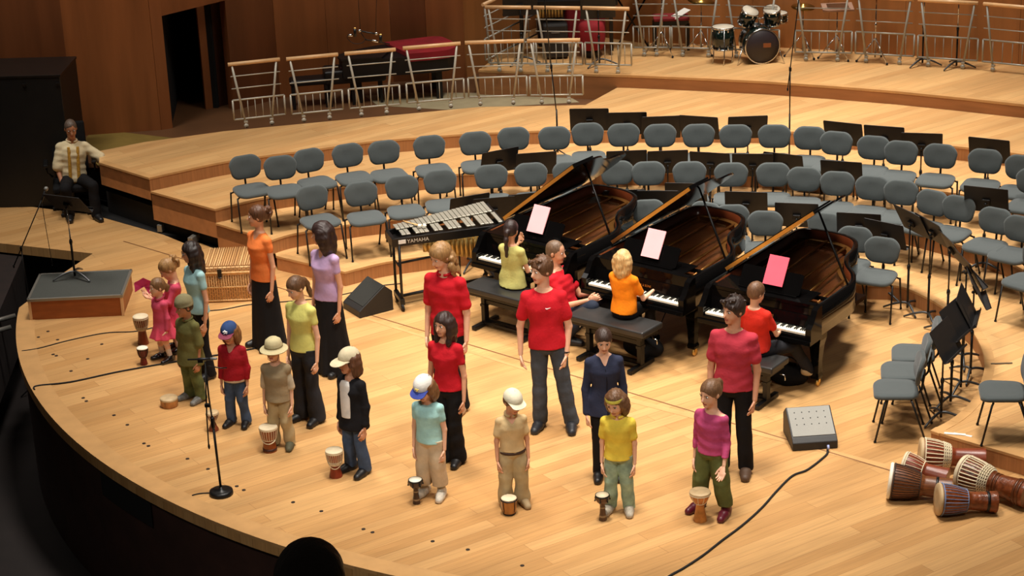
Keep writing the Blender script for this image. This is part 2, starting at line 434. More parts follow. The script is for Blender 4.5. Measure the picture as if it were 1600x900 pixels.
wallseg('wall_passage_far_side', rc0 + Vector((.3, 2.6, 0)), rc0 + Vector((0.02, .06, 0)), ZL - .1, zd + .8, BLACK)
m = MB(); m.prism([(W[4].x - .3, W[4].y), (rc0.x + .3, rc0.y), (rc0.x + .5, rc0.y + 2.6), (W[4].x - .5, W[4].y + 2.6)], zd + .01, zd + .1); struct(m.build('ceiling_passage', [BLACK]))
Q = [dR, at(434, 166, ZL), at(512, 160, ZL), at(612, 150, ZL), at(668, 147, ZL), at(730, 143, ZL)]
for q_ in Q[1:]: q_ += Vector((0, .40, 0))
for q_ in Q[3:]: q_ += Vector((0, .35, 0))
Q[2] += Vector((0, .25, 0))
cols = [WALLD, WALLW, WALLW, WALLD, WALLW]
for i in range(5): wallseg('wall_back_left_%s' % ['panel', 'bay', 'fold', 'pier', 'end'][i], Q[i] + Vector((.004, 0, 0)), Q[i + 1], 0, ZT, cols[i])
V = [Q[5], at(890, 62, ZE) + Vector((0, .8, 0)), at(1000, 76, ZE), at(1180, 82, ZE), at(1300, 88, ZE), at(1420, 96, ZE), at(1600, 112, ZE), at(1800, 132, ZE)]
for q_ in V[2:]: q_ += Vector((0, .35, 0))
V[1] = V[2] + Vector((-1.5, 1.2, 0))
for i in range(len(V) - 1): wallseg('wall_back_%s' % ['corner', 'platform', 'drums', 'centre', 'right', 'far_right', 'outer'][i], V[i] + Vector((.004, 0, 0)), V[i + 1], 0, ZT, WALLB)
# small dark floor sockets
SOCK = mat('socket', (40, 26, 16), .6, var=.1)
sk = [(60, 527), (83, 554), (88, 556), (137, 561), (111, 580), (75, 518), (90, 531), (159, 538), (130, 622), (135, 627), (178, 649), (199, 664), (225, 693), (232, 697), (293, 717), (325, 733), (370, 760), (381, 766), (458, 785), (502, 799), (568, 827), (582, 832), (676, 846), (731, 859), (816, 884), (1129, 666)]
for i, (x, y) in enumerate(sk):
    m = MB(); m.lathe([(.019, 0), (.019, .004)], 12)
    o = m.build('floor_socket', [SOCK], loc=at(x, y, 0)); tag(o, 'small dark round socket let into the stage boards', 'socket', 'sockets in the stage floor')
# ------------------------------------------------------------------ orchestra chairs
def rrect(w, h, r, n=5, taper=0):
    out = []
    for cx, cy, a in ((w / 2 - r, h / 2 - r, 0), (-w / 2 + r, h / 2 - r, 90), (-w / 2 + r, -h / 2 + r, 180), (w / 2 - r, -h / 2 + r, 270)):
        for i in range(n + 1):
            t = R(a + 90 * i / n); x, y = cx + r * math.cos(t), cy + r * math.sin(t)
            out.append((x * (1 + taper * y / h), y))
    return out
def pad(outline, layers, M):
    """soft cushion: outline scaled per layer (scale, height)"""
    m = MB(); rings = []
    for s, z in layers: rings.append([m.bm.verts.new(M @ Vector((x * s[0], y * s[1], z + c * 0))) for x, y in outline for c in (0,)])
    n = len(outline)
    for i in range(len(rings) - 1):
        for k in range(n):
            f = m.bm.faces.new((rings[i][k], rings[i][(k + 1) % n], rings[i + 1][(k + 1) % n], rings[i + 1][k])); f.smooth = True
    f = m.bm.faces.new(rings[0][::-1]); f.smooth = True
    f = m.bm.faces.new(rings[-1]); f.smooth = True
    return m
def make_chair():
    t = thing('orchestra_chair', '', 'chair')
    # seat, slightly dished, front edge rolled down
    ol = rrect(.435, .43, .11, 6, -.10)
    m = pad(ol, [((.90, .90), .430), ((.985, .985), .437), ((1, 1), .452), ((.985, .985), .468), ((.94, .94), .478), ((.6, .6), .476), ((.2, .2), .470)], Matrix.Translation((0, -.02, 0)))
    for v in m.bm.verts:
        d = max(0, -(v.co.y + .10)); v.co.z -= .5 * d * d * 1.4
        v.co.z += .25 * max(0, v.co.y - .08) ** 2
        v.co.z += .12 * v.co.x ** 2
    m.build('seat', FABRIC, t)
    # backrest: rounded, curved round the sitter
    ol = rrect(.385, .295, .11, 6, .0)
    M = Matrix.Translation((0, .215, .69)) @ Euler((R(90) - R(10), 0, 0)).to_matrix().to_4x4()
    m = pad(ol, [((.86, .84), -.022), ((.98, .98), -.014), ((1, 1), 0), ((.97, .97), .014), ((.88, .86), .023), ((.4, .4), .022)], Matrix())
    for v in m.bm.verts:
        v.co.z += 1.1 * v.co.x ** 2
        if v.co.y > 0: v.co.x *= 1 + .10 * (1 - abs(v.co.y) / .14)
    bmesh.ops.transform(m.bm, matrix=M, verts=m.bm.verts)
    m.build('backrest', FABRIC, t)
    m = MB(); m.tube([(0, .10, .425), (0, .2, .43), (0, .228, .47), (0, .236, .55), (0, .245, .62)], .013, 8); m.box((0, .245, .62), (.06, .012, .10), rot=(R(-10), 0, 0), bevel=.003)
    m.build('back_stem', BLKM, t)
    m = MB(); m.box((0, -.0, .425), (.30, .28, .016), bevel=.004); m.tube([(-.20, -.12, .425), (.20, -.12, .425)], .010, 8); m.tube([(-.19, .12, .425), (.19, .12, .425)], .010, 8)
    m.build('seat_frame', BLKM, t)
    for sx, sy in ((-1, -1), (1, -1), (-1, 1), (1, 1)):
        y0 = sy * .12; fx = .236 if sy < 0 else .205; fy = -.215 if sy < 0 else .265
        P = [(sx * .12, y0, .425), (sx * .19, y0, .424), (sx * .215, y0 + sy * .01, .412), (sx * .228, y0 + sy * .02, .385), (sx * fx, fy, 0.012)]
        m = MB(); m.tube(spline(P, 3)[:-4] + [Vector(P[-1])], .0105, 8); m.lathe([(.014, 0), (.014, .016)], 8, Matrix.Translation((sx * fx, fy, 0)))
        m.build('leg', BLKM, t)
    return t
CHAIR = make_chair()
chair_used = [False]
def chair(x, y, z, yaw, label, group, zh=.46):
    """chair whose seat centre shows at pixel x, y; z is the floor it stands on"""
    p = at(x, y, z + zh)
    o = CHAIR if not chair_used[0] else copy_tree(CHAIR, None, CKIDS)
    chair_used[0] = True
    o.location = (p.x, p.y, z + .002); o.rotation_euler = (0, 0, R(yaw)); o['label'] = label; o['group'] = group
    return o
bpy.context.view_layer.update()
CKIDS = {CHAIR.name: [c for c in bpy.data.objects if c.parent == CHAIR]}
ORD = ['first', 'second', 'third', 'fourth', 'fifth', 'sixth', 'seventh', 'eighth', 'ninth', 'tenth', 'eleventh', 'twelfth', 'thirteenth', 'fourteenth', 'fifteenth', 'sixteenth', 'seventeenth', 'eighteenth', 'nineteenth', 'twentieth']
# back row: pixel of the backrest centre and turn; seat is found from the backrest
def by_back(x, y, z, yaw):
    b = at(x, y, z + .69); a = R(yaw)
    return b + Vector((math.sin(a), -math.cos(a), 0)) * .215
def chair_b(x, y, z, yaw, label, group):
    p = by_back(x, y, z, yaw)
    o = CHAIR if not chair_used[0] else copy_tree(CHAIR, None, CKIDS)
    chair_used[0] = True
    o.location = (p.x, p.y, z + .002); o.rotation_euler = (0, 0, R(yaw)); o['label'] = label; o['group'] = group
    return o
ROW1 = [(382, 261, 24), (437, 262, 16), (481, 251, 27), (542, 243, 22), (599, 238, 16), (670, 230, 12), (742, 224, 9), (802, 217, 6), (866, 216, 2), (918, 210, 0), (974, 211, 0), (1031, 212, 0), (1091, 212, -2), (1149, 213, -4), (1210, 213, -8), (1266, 216, -16), (1308, 224, -24), (1366, 231, -22), (1409, 239, -22), (1470, 244, -24), (1540, 252, -24), (1598, 262, -28)]
for i, (x, y, a) in enumerate(ROW1):
    n = ['leftmost chair of the back row', 'second chair from the left end of the back row'][i] if i < 2 else ('chair of the back row, %s from the left' % ORD[i]) if i < 11 else ('chair of the back row, %s from the right' % ORD[21 - i]) if i < 21 else 'rightmost chair of the back row, cut by the picture edge'
    chair_b(x, y, ZB, a, 'grey padded ' + n, 'grey chairs of the back row')
ROW2 = [(486, 309, 26), (563, 303, 16), (627, 293, 12), (687, 284, 10), (767, 276, 6), (829, 273, 4), (889, 271, 2), (964, 270, 0), (1013, 271, -1), (1077, 271, -3), (1142, 273, -4), (1208, 273, -8), (1257, 280, -14), (1309, 287, -16), (1364, 294, -24), (1409, 301, -24), (1459, 317, -42), (1500, 326, -38), (1557, 345, -40), (1597, 358, -40)]
for i, (x, y, a) in enumerate(ROW2):
    n = ['leftmost chair of the middle row', 'second chair from the left end of the middle row'][i] if i < 2 else ('chair of the middle row, %s from the left' % ORD[i]) if i < 10 else ('chair of the middle row, %s from the right' % ORD[19 - i]) if i < 19 else 'rightmost chair of the middle row at the picture edge'
    chair_b(x, y, ZA, a, 'grey padded ' + n, 'grey chairs of the middle row')
for x, y, a, n in ((942, 326, 0, 'behind the lid of the left piano'), (1012, 331, 0, 'between the lids of the left and middle pianos'), (1105, 335, -35, 'turned aslant beside the tip of the middle piano lid'), (1143, 339, -4, 'behind the tail of the middle piano'), (1196, 349, -10, 'just behind the raised lid of the right piano'), (1290, 352, -22, 'partly hidden by the tip of the right piano lid'), (1337, 374, -24, 'behind the tail of the right piano'), (1380, 391, -28, 'right of the right piano at the foot of the riser')):
    chair_b(x, y, 0, a, 'grey padded chair ' + n, 'grey chairs on the stage floor behind the pianos')
for x, y, a, n in ((1403, 609, -98, 'nearest of three tucked close together by the music stands'), (1414, 581, -99, 'middle one of three tucked close together by the music stands'), (1430, 553, -100, 'farthest of three tucked close together by the music stands')):
    chair(x, y, 0, a, 'grey padded chair, ' + n, 'grey chairs grouped at the right of the stage')
chair(1570, 612, ZA, -98, 'grey padded chair alone on the right end of the lowest riser', 'grey chairs at the right edge')
chair(1606, 440, ZA, -48, 'grey padded chair cut by the picture edge behind the lone front chair', 'grey chairs at the right edge')
chair(1606, 322, ZB, -30, 'grey padded chair seat at the picture edge below the back row', 'grey chairs at the right edge')

# ------------------------------------------------------------------ music stands
def make_stand(h=.95, desk=(.50, .34), tilt=22, pole_m=None, lower=None, feet=.27, name='music_stand', foot_m=None, lip=True, base='tripod'):
    t = thing(name, '', 'music stand')
    M = Matrix.Translation((0, 0, h)) @ Euler((R(tilt), 0, 0)).to_matrix().to_4x4()
    m = MB(); m.box((0, .006, 0), (desk[0], .004, desk[1]), rot=M @ Matrix(), bevel=0)
    m.bm.free(); m = MB()
    w, hh = desk
    ol = [(x, y) for x, y in rrect(w, hh, .015, 3)]
    T = M @ Euler((R(90), 0, 0)).to_matrix().to_4x4()
    m.prism(ol, -.003, .003, T)
    m.build('desk', DESKM, t)
    if lip:
        m = MB(); m.box((0, 0, 0), (w, .055, .004), rot=M @ Matrix.Translation((0, .03, -hh / 2))); m.box((0, 0, 0), (w, .004, .02), rot=M @ Matrix.Translation((0, .057, -hh / 2 + .01)))
        for v in m.bm.verts: pass
        m.build('lip', DESKM, t)
    m = MB(); m.box((0, 0, 0), (.09, .03, .07), rot=M @ Matrix.Translation((0, -.018, -.02)), bevel=.006); m.ell((0, -.03, h - .05), (.016, .016, .016), 10, 6)
    m.build('bracket', BLKM, t)
    m = MB(); m.tube([(0, -.02, .03), (0, -.02, .5 * h)], .0135, 10); m.lathe([(.018, 0), (.02, .02), (.016, .05)], 10, Matrix.Translation((0, -.02, .5 * h - .03)))
    m.build('lower_pole', BLKM, t)
    m = MB(); m.tube([(0, -.02, .5 * h), (0, -.02, h - .03)], .009, 10); m.build('upper_pole', pole_m or BLKM, t)
    for k in range(3):
        a = R(90 + 120 * k + 15); d = Vector((math.cos(a), math.sin(a), 0))
        P = [Vector((0, -.02, .085)), d * .06 + Vector((0, -.02, .088)), d * .16 + Vector((0, -.02, .06)), d * feet + Vector((0, -.02, .012))]
        m = MB(); m.tube(spline(P, 4), [.014] * 9 + [.011] * 3 + [.009], 8); m.build('leg', foot_m or STANDF, t)
    return t
DESKM = mat('stand_desk', (30, 28, 28), .5, .1, .15)
STANDF = mat('stand_foot', (78, 80, 82), .4, .7, .1)
def place(o0, flag, kids):
    o = o0 if not flag[0] else copy_tree(o0, None, kids); flag[0] = True; return o
def protoset(o):
    return {o.name: [c for c in bpy.data.objects if c.parent == o]}
STANDS = {}
def stand_at(x, y, z, h, yaw, label, group, tilt=22, foot=False):
    """foot: pixel is the foot of the pole, otherwise the centre of the desk"""
    key = (round(h, 2), tilt)
    if key not in STANDS:
        o0 = make_stand(key[0], tilt=tilt); STANDS[key] = [o0, [False], protoset(o0)]
    o0, fl, kd = STANDS[key]
    o = place(o0, fl, kd)
    p = at(x, y, z + (.0 if foot else h)); a = R(yaw)
    o.location = (p.x, p.y, z + .001); o.rotation_euler = (0, 0, a + 0); o['label'] = label; o['group'] = group
    return o
S1 = [(921, 187, -6, .77), (980, 193, -4, .72), (1033, 199, 0, .67), (1093, 199, -20, .68), (1168, 199, 0, .68), (1318, 209, -28, .69), (1382, 215, -22, .70), (1440, 226, -14, .68), (1546, 235, -28, .71)]
for i, (x, y, a, h) in enumerate(S1):
    n = 'black music stand behind the back row, ' + ('leftmost' if i == 0 else ORD[i] + ' from the left' if i < 5 else ORD[8 - i] + ' from the right' if i < 8 else 'rightmost')
    stand_at(x, y, ZB, h, a, n, 'music stands behind the back row', tilt=18)
S2 = [(780, 252, 26, .77), (838, 256, 6, .72), (979, 253, 0, .71), (1043, 253, 0, .71), (1110, 256, -18, .70), (1176, 258, -8, .70), (1225, 258, -28, .69), (1315, 270, -20, .71), (1541, 312, -26, .84)]
for i, (x, y, a, h) in enumerate(S2):
    n = 'black music stand behind the middle row, ' + ('leftmost' if i == 0 else ORD[i] + ' from the left' if i < 5 else ORD[8 - i] + ' from the right' if i < 8 else 'rightmost')
    stand_at(x, y, ZA, h, a, n, 'music stands behind the middle row', tilt=18)
S3 = [(733, 324, 22, 'between the vibraphone and the riser'), (772, 327, 8, 'behind the right end of the vibraphone'), (825, 320, 12, 'left of the lid of the left piano'), (975, 315, 0, 'behind the left piano'), (1028, 316, -8, 'behind the chair between the pianos'), (1072, 304, -10, 'at the tip of the middle piano lid'), (1166, 318, -12, 'behind the two chairs right of the middle piano lid'), (1245, 336, -14, 'right of those chairs near the right piano lid'), (1342, 352, -16, 'behind the tail of the right piano'), (1383, 366, -40, 'behind the last chair right of the right piano')]
for i, (x, y, a, n) in enumerate(S3):
    stand_at(x, y, 0, .75, a, 'black music stand ' + n, 'music stands on the stage floor behind the pianos', tilt=18)
S4 = [(1420, 484, 1.04, -66, 'leftmost of the cluster along the curved riser'), (1452, 500, 1.04, -70, 'second from the left in the cluster along the curved riser'), (1482, 521, .98, -82, 'third from the left in the cluster, before the curved riser'), (1507, 566, 1.05, -84, 'close to the bend of the curved riser, upper one'), (1519, 588, .98, -96, 'at the outermost bend of the curved riser'), (1504, 609, .92, -108, 'before the bend, lower desk seen nearly edge on'), (1488, 632, .92, -124, 'half hidden behind the nearest desk of the cluster'), (1473, 657, .86, -122, 'with its tilted desk nearest the grouped chairs')]
for i, (x, y, h, a, n) in enumerate(S4):
    stand_at(x, y, 0, h, a, 'black music stand ' + n, 'music stands clustered at the curved riser', tilt=28, foot=True)
# ------------------------------------------------------------------ grand pianos
IVORY = mat('ivory_key', (236, 228, 208), .3, var=.03)
EBONY = mat('ebony_key', (14, 13, 13), .3, var=.1)
SOUNDB = veneer('soundboard', (104, 56, 26), .3, .15, 2, 20)  # darkened: shadow of the raised lid put into the colour
PLATE = mat('iron_plate', (132, 90, 42), .3, .75, .12, scale=3)  # darkened likewise for the shadow under the lid
INRIM = veneer('inner_rim', (84, 38, 18), .25, .15, 3, 3)
FELT = mat('red_felt', (120, 20, 24), .9, var=.1)
def case_outline(w=1.38, L=2.40):
    """plan of the case from the bass cheek round the bent side, front at y = 0, player at -y"""
    h = w / 2
    side = [Vector((h, .25, 0)), Vector((h, .75, 0)), Vector((h - .02, 1.05, 0)), Vector((h - .12, 1.28, 0)), Vector((h - .30, 1.50, 0)), Vector((h - .42, 1.74, 0)), Vector((h - .47, 2.02, 0)), Vector((h - .60, 2.28, 0)), Vector((h - .86, L, 0)), Vector((-h + .16, L - .01, 0)), Vector((-h + .02, L - .12, 0)), Vector((-h, L - .35, 0))]
    return spline(side, 5) + [Vector((-h, .25, 0))]
def inset(P, d):
    out = []; n = len(P)
    for i, p in enumerate(P):
        a = P[max(i - 1, 0)]; b = P[min(i + 1, n - 1)]; t = (b - a).normalized(); out.append(p + Vector((-t.y, t.x, 0)) * d)
    return out
def make_piano(lid_deg=38):
    t = thing('grand_piano', '', 'piano')
    O = case_outline(); I = inset(O, .055)
    # bent outer rim with thickness
    m = MB(); z0, z1 = .66, 1.0
    for k in range(len(O) - 1):
        a, b, c, d = O[k], O[k + 1], I[k + 1], I[k]
        m.mi = 0
        for q in (((a.x, a.y, z0), (b.x, b.y, z0), (b.x, b.y, z1), (a.x, a.y, z1)), ((a.x, a.y, z1), (b.x, b.y, z1), (c.x, c.y, z1), (d.x, d.y, z1)), ((a.x, a.y, z0), (d.x, d.y, z0), (c.x, c.y, z0), (b.x, b.y, z0))): m.quad(*q)
        m.mi = 1; m.quad((d.x, d.y, z1), (c.x, c.y, z1), (c.x, c.y, z0), (d.x, d.y, z0))
    for f in m.bm.faces: f.smooth = abs(f.normal.z) < .1
    bmesh.ops.remove_doubles(m.bm, verts=m.bm.verts, dist=.0005)
    m.build('case', [LACQ, INRIM], t)
    # arms beside the keyboard
    for s in (-1, 1):
        m = MB(); prof = [(.0, .64), (.25, .64), (.25, 1.0), (.20, 1.0), (.14, .97), (.10, .90), (.05, .84), (.0, .80)]
        vs = []
        for xx in (s * .69, s * .622):
            vs.append([m.bm.verts.new((xx, y, z)) for y, z in prof])
        m.bm.faces.new(vs[0]); m.bm.faces.new(vs[1][::-1])
        for k in range(len(prof)): m.bm.faces.new((vs[0][k], vs[1][k], vs[1][(k + 1) % 8], vs[0][(k + 1) % 8]))
        bmesh.ops.recalc_face_normals(m.bm, faces=m.bm.faces); m.build('arm', LACQ, t)
    m = MB(); m.box((0, .13, .645), (1.38, .30, .05), bevel=.004); m.box((0, .012, .685), (1.25, .022, .045), bevel=.004); m.box((0, .95, .62), (1.1, 1.3, .05)); m.build('keybed', LACQ, t)
    kb = MB()
    for k in range(52):
        kb.box((-.6125 + (k + .5) * .02356, .10, .726), (.0222, .15, .024), bevel=.0015, seg=1)
    kb = kb.build('keyboard', IVORY, t)
    eb = MB(); pat = [1, 0, 1, 1, 0, 1, 1]     # from the lowest a: gaps with and without black keys
    for k in range(51):
        if (k % 7) in (0, 2, 3, 5, 6): eb.box((-.6125 + (k + 1) * .02356, .128, .744), (.0105, .094, .016), bevel=.002, seg=1)
    eb.build('black_keys', EBONY, kb)
    m = MB(); m.box((0, .187, .80), (1.25, .016, .15), rot=(R(-12), 0, 0), bevel=.003); m.box((0, .178, .727), (1.25, .006, .01)); fb = m.build('fallboard', LACQ, t)
    M = Matrix.Translation((0, .1765, .80)) @ Euler((R(90 - 12), 0, 0)).to_matrix().to_4x4()
    text('lettering', 'STEINWAY & SONS', .034, BRASS, fb, M)
    m = MB(); m.box((0, .225, .90), (1.30, .04, .12)); m.box((0, .245, .975), (1.30, .08, .05), bevel=.004); m.build('front_panel', LACQ, t)
    # sound board, iron plate with struts and strings
    J = inset(O, .06)
    m = MB(); m.prism([(p.x, p.y) for p in J] , .80, .815); m.build('soundboard', SOUNDB, t)
    J2 = inset(O, .13)
    m = MB()
    Jm = inset(O, .07)
    for k in range(len(J2) - 1):
        a, b, c, d = Jm[k], Jm[k + 1], J2[k + 1], J2[k]
        m.quad((a.x, a.y, .905), (b.x, b.y, .905), (c.x, c.y, .90), (d.x, d.y, .90)); m.quad((d.x, d.y, .90), (c.x, c.y, .90), (c.x, c.y, .83), (d.x, d.y, .83))
    m.box((0, .42, .895), (1.26, .24, .02), bevel=.005)
    for xa, xb, yb in ((-.52, -.54, 2.2), (-.25, -.30, 2.3), (.05, -.02, 2.22), (.30, .18, 1.85), (.50, .44, 1.25)):
        m.tube([(xa, .5, .905), (xb, yb, .905)], .016, 6)
    m.build('iron_plate', PLATE, t)
    m = MB()
    for k in range(56):
        x = -.58 + k * .0205; x2 = x - .10 * (k / 56) + .02
        yend = 2.2 if x < -.1 else 2.2 - (x + .1) * 1.45
        m.box(((x + x2) / 2, (.5 + yend) / 2, .882), (.0022, yend - .5, .0022), rot=(0, 0, math.atan2(x - x2, yend - .5)))
    o = m.build('strings', mat('string_steel', (190, 160, 120), .3, .9), t)
    m = MB(); m.box((0, .60, .925), (1.25, .05, .035), bevel=.004); m.build('dampers', LACQ, t)
    # music desk
    M = Matrix.Translation((0, .34, 1.005)) @ Euler((R(-31), 0, 0)).to_matrix().to_4x4()
    m = MB(); m.prism(rrect(.74, .24, .03, 4), -.006, .006, M @ Matrix.Translation((0, 0, .12)) @ Euler((R(90), 0, 0)).to_matrix().to_4x4()); m.box((-.06, .43, .985), (1.12, .34, .014), bevel=.003); m.box((0, .30, 1.01), (.70, .018, .012)); m.build('music_desk', LACQ, t)
    # lid: front flap folded back on the main lid, hinged on the bass side and propped open
    th = R(lid_deg); H0 = Vector((-.69, 0, 1.012))
    Ml = Matrix.Translation(H0) @ Euler((0, -th, 0)).to_matrix().to_4x4()
    lidp = [(0, .62)] + [(p.x + .69 + .015, p.y) for p in O if p.y > .62 and not (p.x <= -.6899)] + [(0, 2.08)]
    lidp = [(q[0], q[1]) for q in lidp]
    lidp.insert(1, (1.395, .62))
    m = MB(); m.prism(lidp, 0, .022, Ml)
    lid = m.build('lid', LACQ, t)
    m = MB(); m.prism([(.0, .64), (1.38, .64), (1.38, 1.02), (1.28, 1.06), (.1, 1.06), (0, 1.02)], .026, .046, Ml); m.build('front_flap', LACQ, lid)
    m = MB(); m.prism([(.02, .607), (1.38, .607), (1.38, .622), (.02, .622)], -.004, .036, Ml); m.build('lid_hinge', BRASS, lid)
    # prop stick from the treble rim to the lid
    a = Vector((.62, .98, .99)); b = Ml @ Vector((1.12, 1.12, 0))
    m = MB(); m.tube([a, a.lerp(b, .5), b], [.013, .014, .011], 8); m.build('prop_stick', BLKM, t)
    # legs with brass castors
    for x, y in ((-.57, .38), (.57, .38), (-.25, 1.98)):
        m = MB(); m.lathe([(.055, .09), (.062, .12), (.05, .16), (.055, .30), (.075, .48), (.095, .56), (.10, .66)], 4, Matrix.Translation((x, y, 0)) @ Matrix.Rotation(R(45), 4, 'Z') @ Matrix.Diagonal((1.15, 1.15, 1, 1)))
        for f in m.bm.faces: f.smooth = False
        lg = m.build('leg', LACQ, t)
        m = MB(); m.box((x, y, .10), (.05, .05, .03), bevel=.004)
        m.lathe([(.0, -.016), (.042, -.014), (.045, 0), (.042, .014), (.0, .016)], 16, Matrix.Translation((x + .02, y, .046)) @ Matrix.Rotation(R(90), 4, 'Y')); m.box((x + .02, y, .08), (.045, .03, .06), bevel=.004); m.build('castor', BRASS, lg)
    m = MB(); 
    for s in (-1, 1): m.tube([(s * .09, .30, .62), (s * .085, .30, .14)], .02, 8)
    m.box((0, .30, .60), (.26, .08, .06), bevel=.006); m.box((0, .29, .13), (.28, .14, .06), bevel=.01)
    for s in (-1, 1): m.tube([(s * .1, .34, .16), (s * .12, .72, .60)], .007, 6)
    ly = m.build('pedal_lyre', LACQ, t)
    for s in (-1, 0, 1): m = MB(); m.box((s * .07, .17, .085), (.035, .14, .012), bevel=.004); m.build('pedal', BRASS, ly)
    return t
def place_piano(k0, k1, label, proto=None):
    """k0, k1: pixels of the two ends of the row of white keys"""
    a, b = at(*k0, .735), at(*k1, .735); c = (a + b) / 2; d = (b - a).normalized(); ang = math.atan2(d.y, d.x)
    o = proto or None
    o.scale = (.95, .93, .95); o.rotation_euler = (0, 0, ang); n = Vector((-d.y, d.x, 0))
    o.location = (c.x - n.x * .10, c.y - n.y * .10, 0); o['label'] = label
    return o
P3 = make_piano()
bpy.context.view_layer.update()
P2 = copy_tree(P3); P1 = copy_tree(P3)
for p in (P1, P2, P3): p['group'] = 'concert grand pianos on the stage'
place_piano((1107, 479), (1265, 513), 'black concert grand piano with raised lid, the right one of the three', P3)
place_piano((928, 435), (1064, 467), 'black concert grand piano with raised lid, the middle one of the three', P2)
place_piano((760, 396), (876, 425), 'black concert grand piano with raised lid, the left one beside the vibraphone', P1)
PINK = mat('pink_paper', (248, 178, 182), .7, var=.04)
PINKR = mat('rose_cover', (235, 92, 112), .55, var=.05)
for pn, mm, nm, lb, xo in ((P1, PINK, 'song_folder', 'pale pink song folder upright on the music desk of the left piano', .00), (P2, PINK, 'song_folder', 'pale pink song folder upright on the music desk of the middle piano', .02), (P3, PINKR, 'song_folder', 'deep rose song folder upright on the music desk of the right piano', .04)):
    m = MB(); m.box((0, 0, .155), (.225, .004, .31), rot=(0, 0, 0)); m.box((.002, .005, .155), (.222, .005, .307))
    o = m.build(nm, [mm]); tag(o, lb, 'folder', 'song folders on the pianos')
    o.matrix_world = Matrix.Translation(pn.location) @ Matrix.Rotation(pn.rotation_euler.z, 4, 'Z') @ Matrix.Translation((xo, .315, 1.022)) @ Matrix.Rotation(R(-31), 4, 'X')
# piano benches
BENCHM = mat('bench_vinyl', (38, 37, 36), .42, var=.1, spec=.5)
def bench(pn, xo, yo, label, w=.95, d=.37, h=.50, style=0):
    t = thing('piano_bench', label, 'bench', group='piano benches')
    M = Matrix.Translation(pn.location) @ Matrix.Rotation(pn.rotation_euler.z, 4, 'Z') @ Matrix.Translation((xo, yo, 0))
    t.matrix_world = M
    m = MB(); m.box((0, 0, h - .035), (w, d, .07), bevel=.018, seg=3); m.build('seat', BENCHM, t)
    m = MB(); m.box((0, 0, h - .09), (w - .08, d - .08, .045)); m.build('apron', BLKM, t)
    for s in (-1, 1):
        x = s * (w / 2 - .16)
        m = MB(); m.box((x, 0, h / 2 - .02), (.05, .075, h - .1), bevel=.004); m.box((x, 0, .03), (.055, d + .06, .045), bevel=.006); m.box((x, 0, h - .25), (.06, .09, .03)); m.build('leg', BLKM, t)
    m = MB(); m.box((0, 0, h - .21), (w - .32, .03, .045)); m.box((0, -.045, .05), (w - .32, .025, .03)); m.box((0, .045, .05), (w - .32, .025, .03)); m.build('stretcher', BLKM, t)
    m = MB(); m.tube([(-w / 2 + .08, 0, h - .1), (-w / 2 + .04, -.01, h - .2)], .005, 6); m.tube([(w / 2 - .01, 0, h - .12), (w / 2 + .05, 0, h - .13), (w / 2 + .05, 0, h - .18)], .006, 6); m.build('height_lever', CHROME, t)
    return t
# ------------------------------------------------------------------ railings on castors
RAILM = mat('rail_paint', (186, 182, 168), .4, .2, .06)
RAILG = mat('rail_grey', (160, 158, 148), .4, .2, .06)
RAILW = veneer('rail_wood', (228, 184, 134), .35, .1, 3, 3)
def railing(p0, p1, h, label, group, mm=RAILM, lean=.0, slim=1):
    """p0, p1: floor points under the two ends of the wooden handrail"""
    d = p1 - p0; w = d.length; c = (p0 + p1) / 2
    t = thing('stage_railing', label, 'railing', c, math.atan2(d.y, d.x), group)
    hw = w / 2
    m = MB(); m.tube([(-hw, 0, h), (hw, 0, h)], .026, 10); m.build('handrail', RAILW, t)
    for s in (-1, 1):
        m = MB(); m.tube([(s * (hw - .17), 0, .07), (s * (hw - .05), 0, h - .02)], .016, 8); p = m.build('post', mm, t)
        m = MB(); m.box((s * (hw - .175), 0, .085), (.05, .04, .03), bevel=.004)
        m.lathe([(.0, -.012), (.030, -.012), (.032, 0), (.030, .012), (0, .012)], 12, Matrix.Translation((s * (hw - .175) + .0, -.01, .034)) @ Matrix.Rotation(R(90), 4, 'X')); m.build('castor', mm, p)
    m = MB()
    for z in (h - .17, h - .34): m.tube([(-hw + .02, 0, z), (hw - .01, 0, z)], .008, 6)
    m.build('cross_rails', mm, t)
    m = MB(); a, b, z0, z1 = -hw + .02, hw + .02, .13, h - .50
    for q in (((a, 0, z0), (b, 0, z0)), ((a, 0, z1), (b, 0, z1)), ((a, 0, z0), (a, 0, z1)), ((b, 0, z0), (b, 0, z1))): m.tube(q, .013, 6)
    n = 6
    for k in range(1, n + 1): m.tube([(a + (b - a) * k / (n + 1), 0, z0), (a + (b - a) * k / (n + 1), 0, z1)], .006, 6)
    m.build('bar_panel', mm, t)
    return t
RL = [((361, 202), (441, 193)), ((451, 193), (531, 185)), ((541, 184), (620, 177)), ((631, 175), (720, 167)), ((727, 166), (818, 163)), ((823, 163), (905, 162))]
for i, (a, b) in enumerate(RL):
    nm = ['leftmost in the row along the passage', 'second from the left along the passage', 'third from the left, before the end of the stored piano', 'fourth from the left, before the red piano cover', 'fifth from the left along the passage', 'rightmost in the row along the passage'][i]
    p, q = at(a[0] + 4, a[1], ZD), at(b[0] + 4, b[1], ZD); railing(p, q, .90, 'white railing with wooden handrail, ' + nm, 'railings along the passage')
RU = [((762, 112), (833, 113), 'left one on the edge of the drum platform'), ((837, 113), (909, 114.5), 'middle one on the edge of the drum platform'), ((913, 114), (985, 116), 'right one on the edge of the drum platform')]
for a, b, nm in RU:
    p, q = at(*a, ZE), at(*b, ZE); railing(p, q, .94, 'white metal railing with wooden handrail, ' + nm, 'railings on the edge of the drum platform')
pc = at(753, 112, ZE)
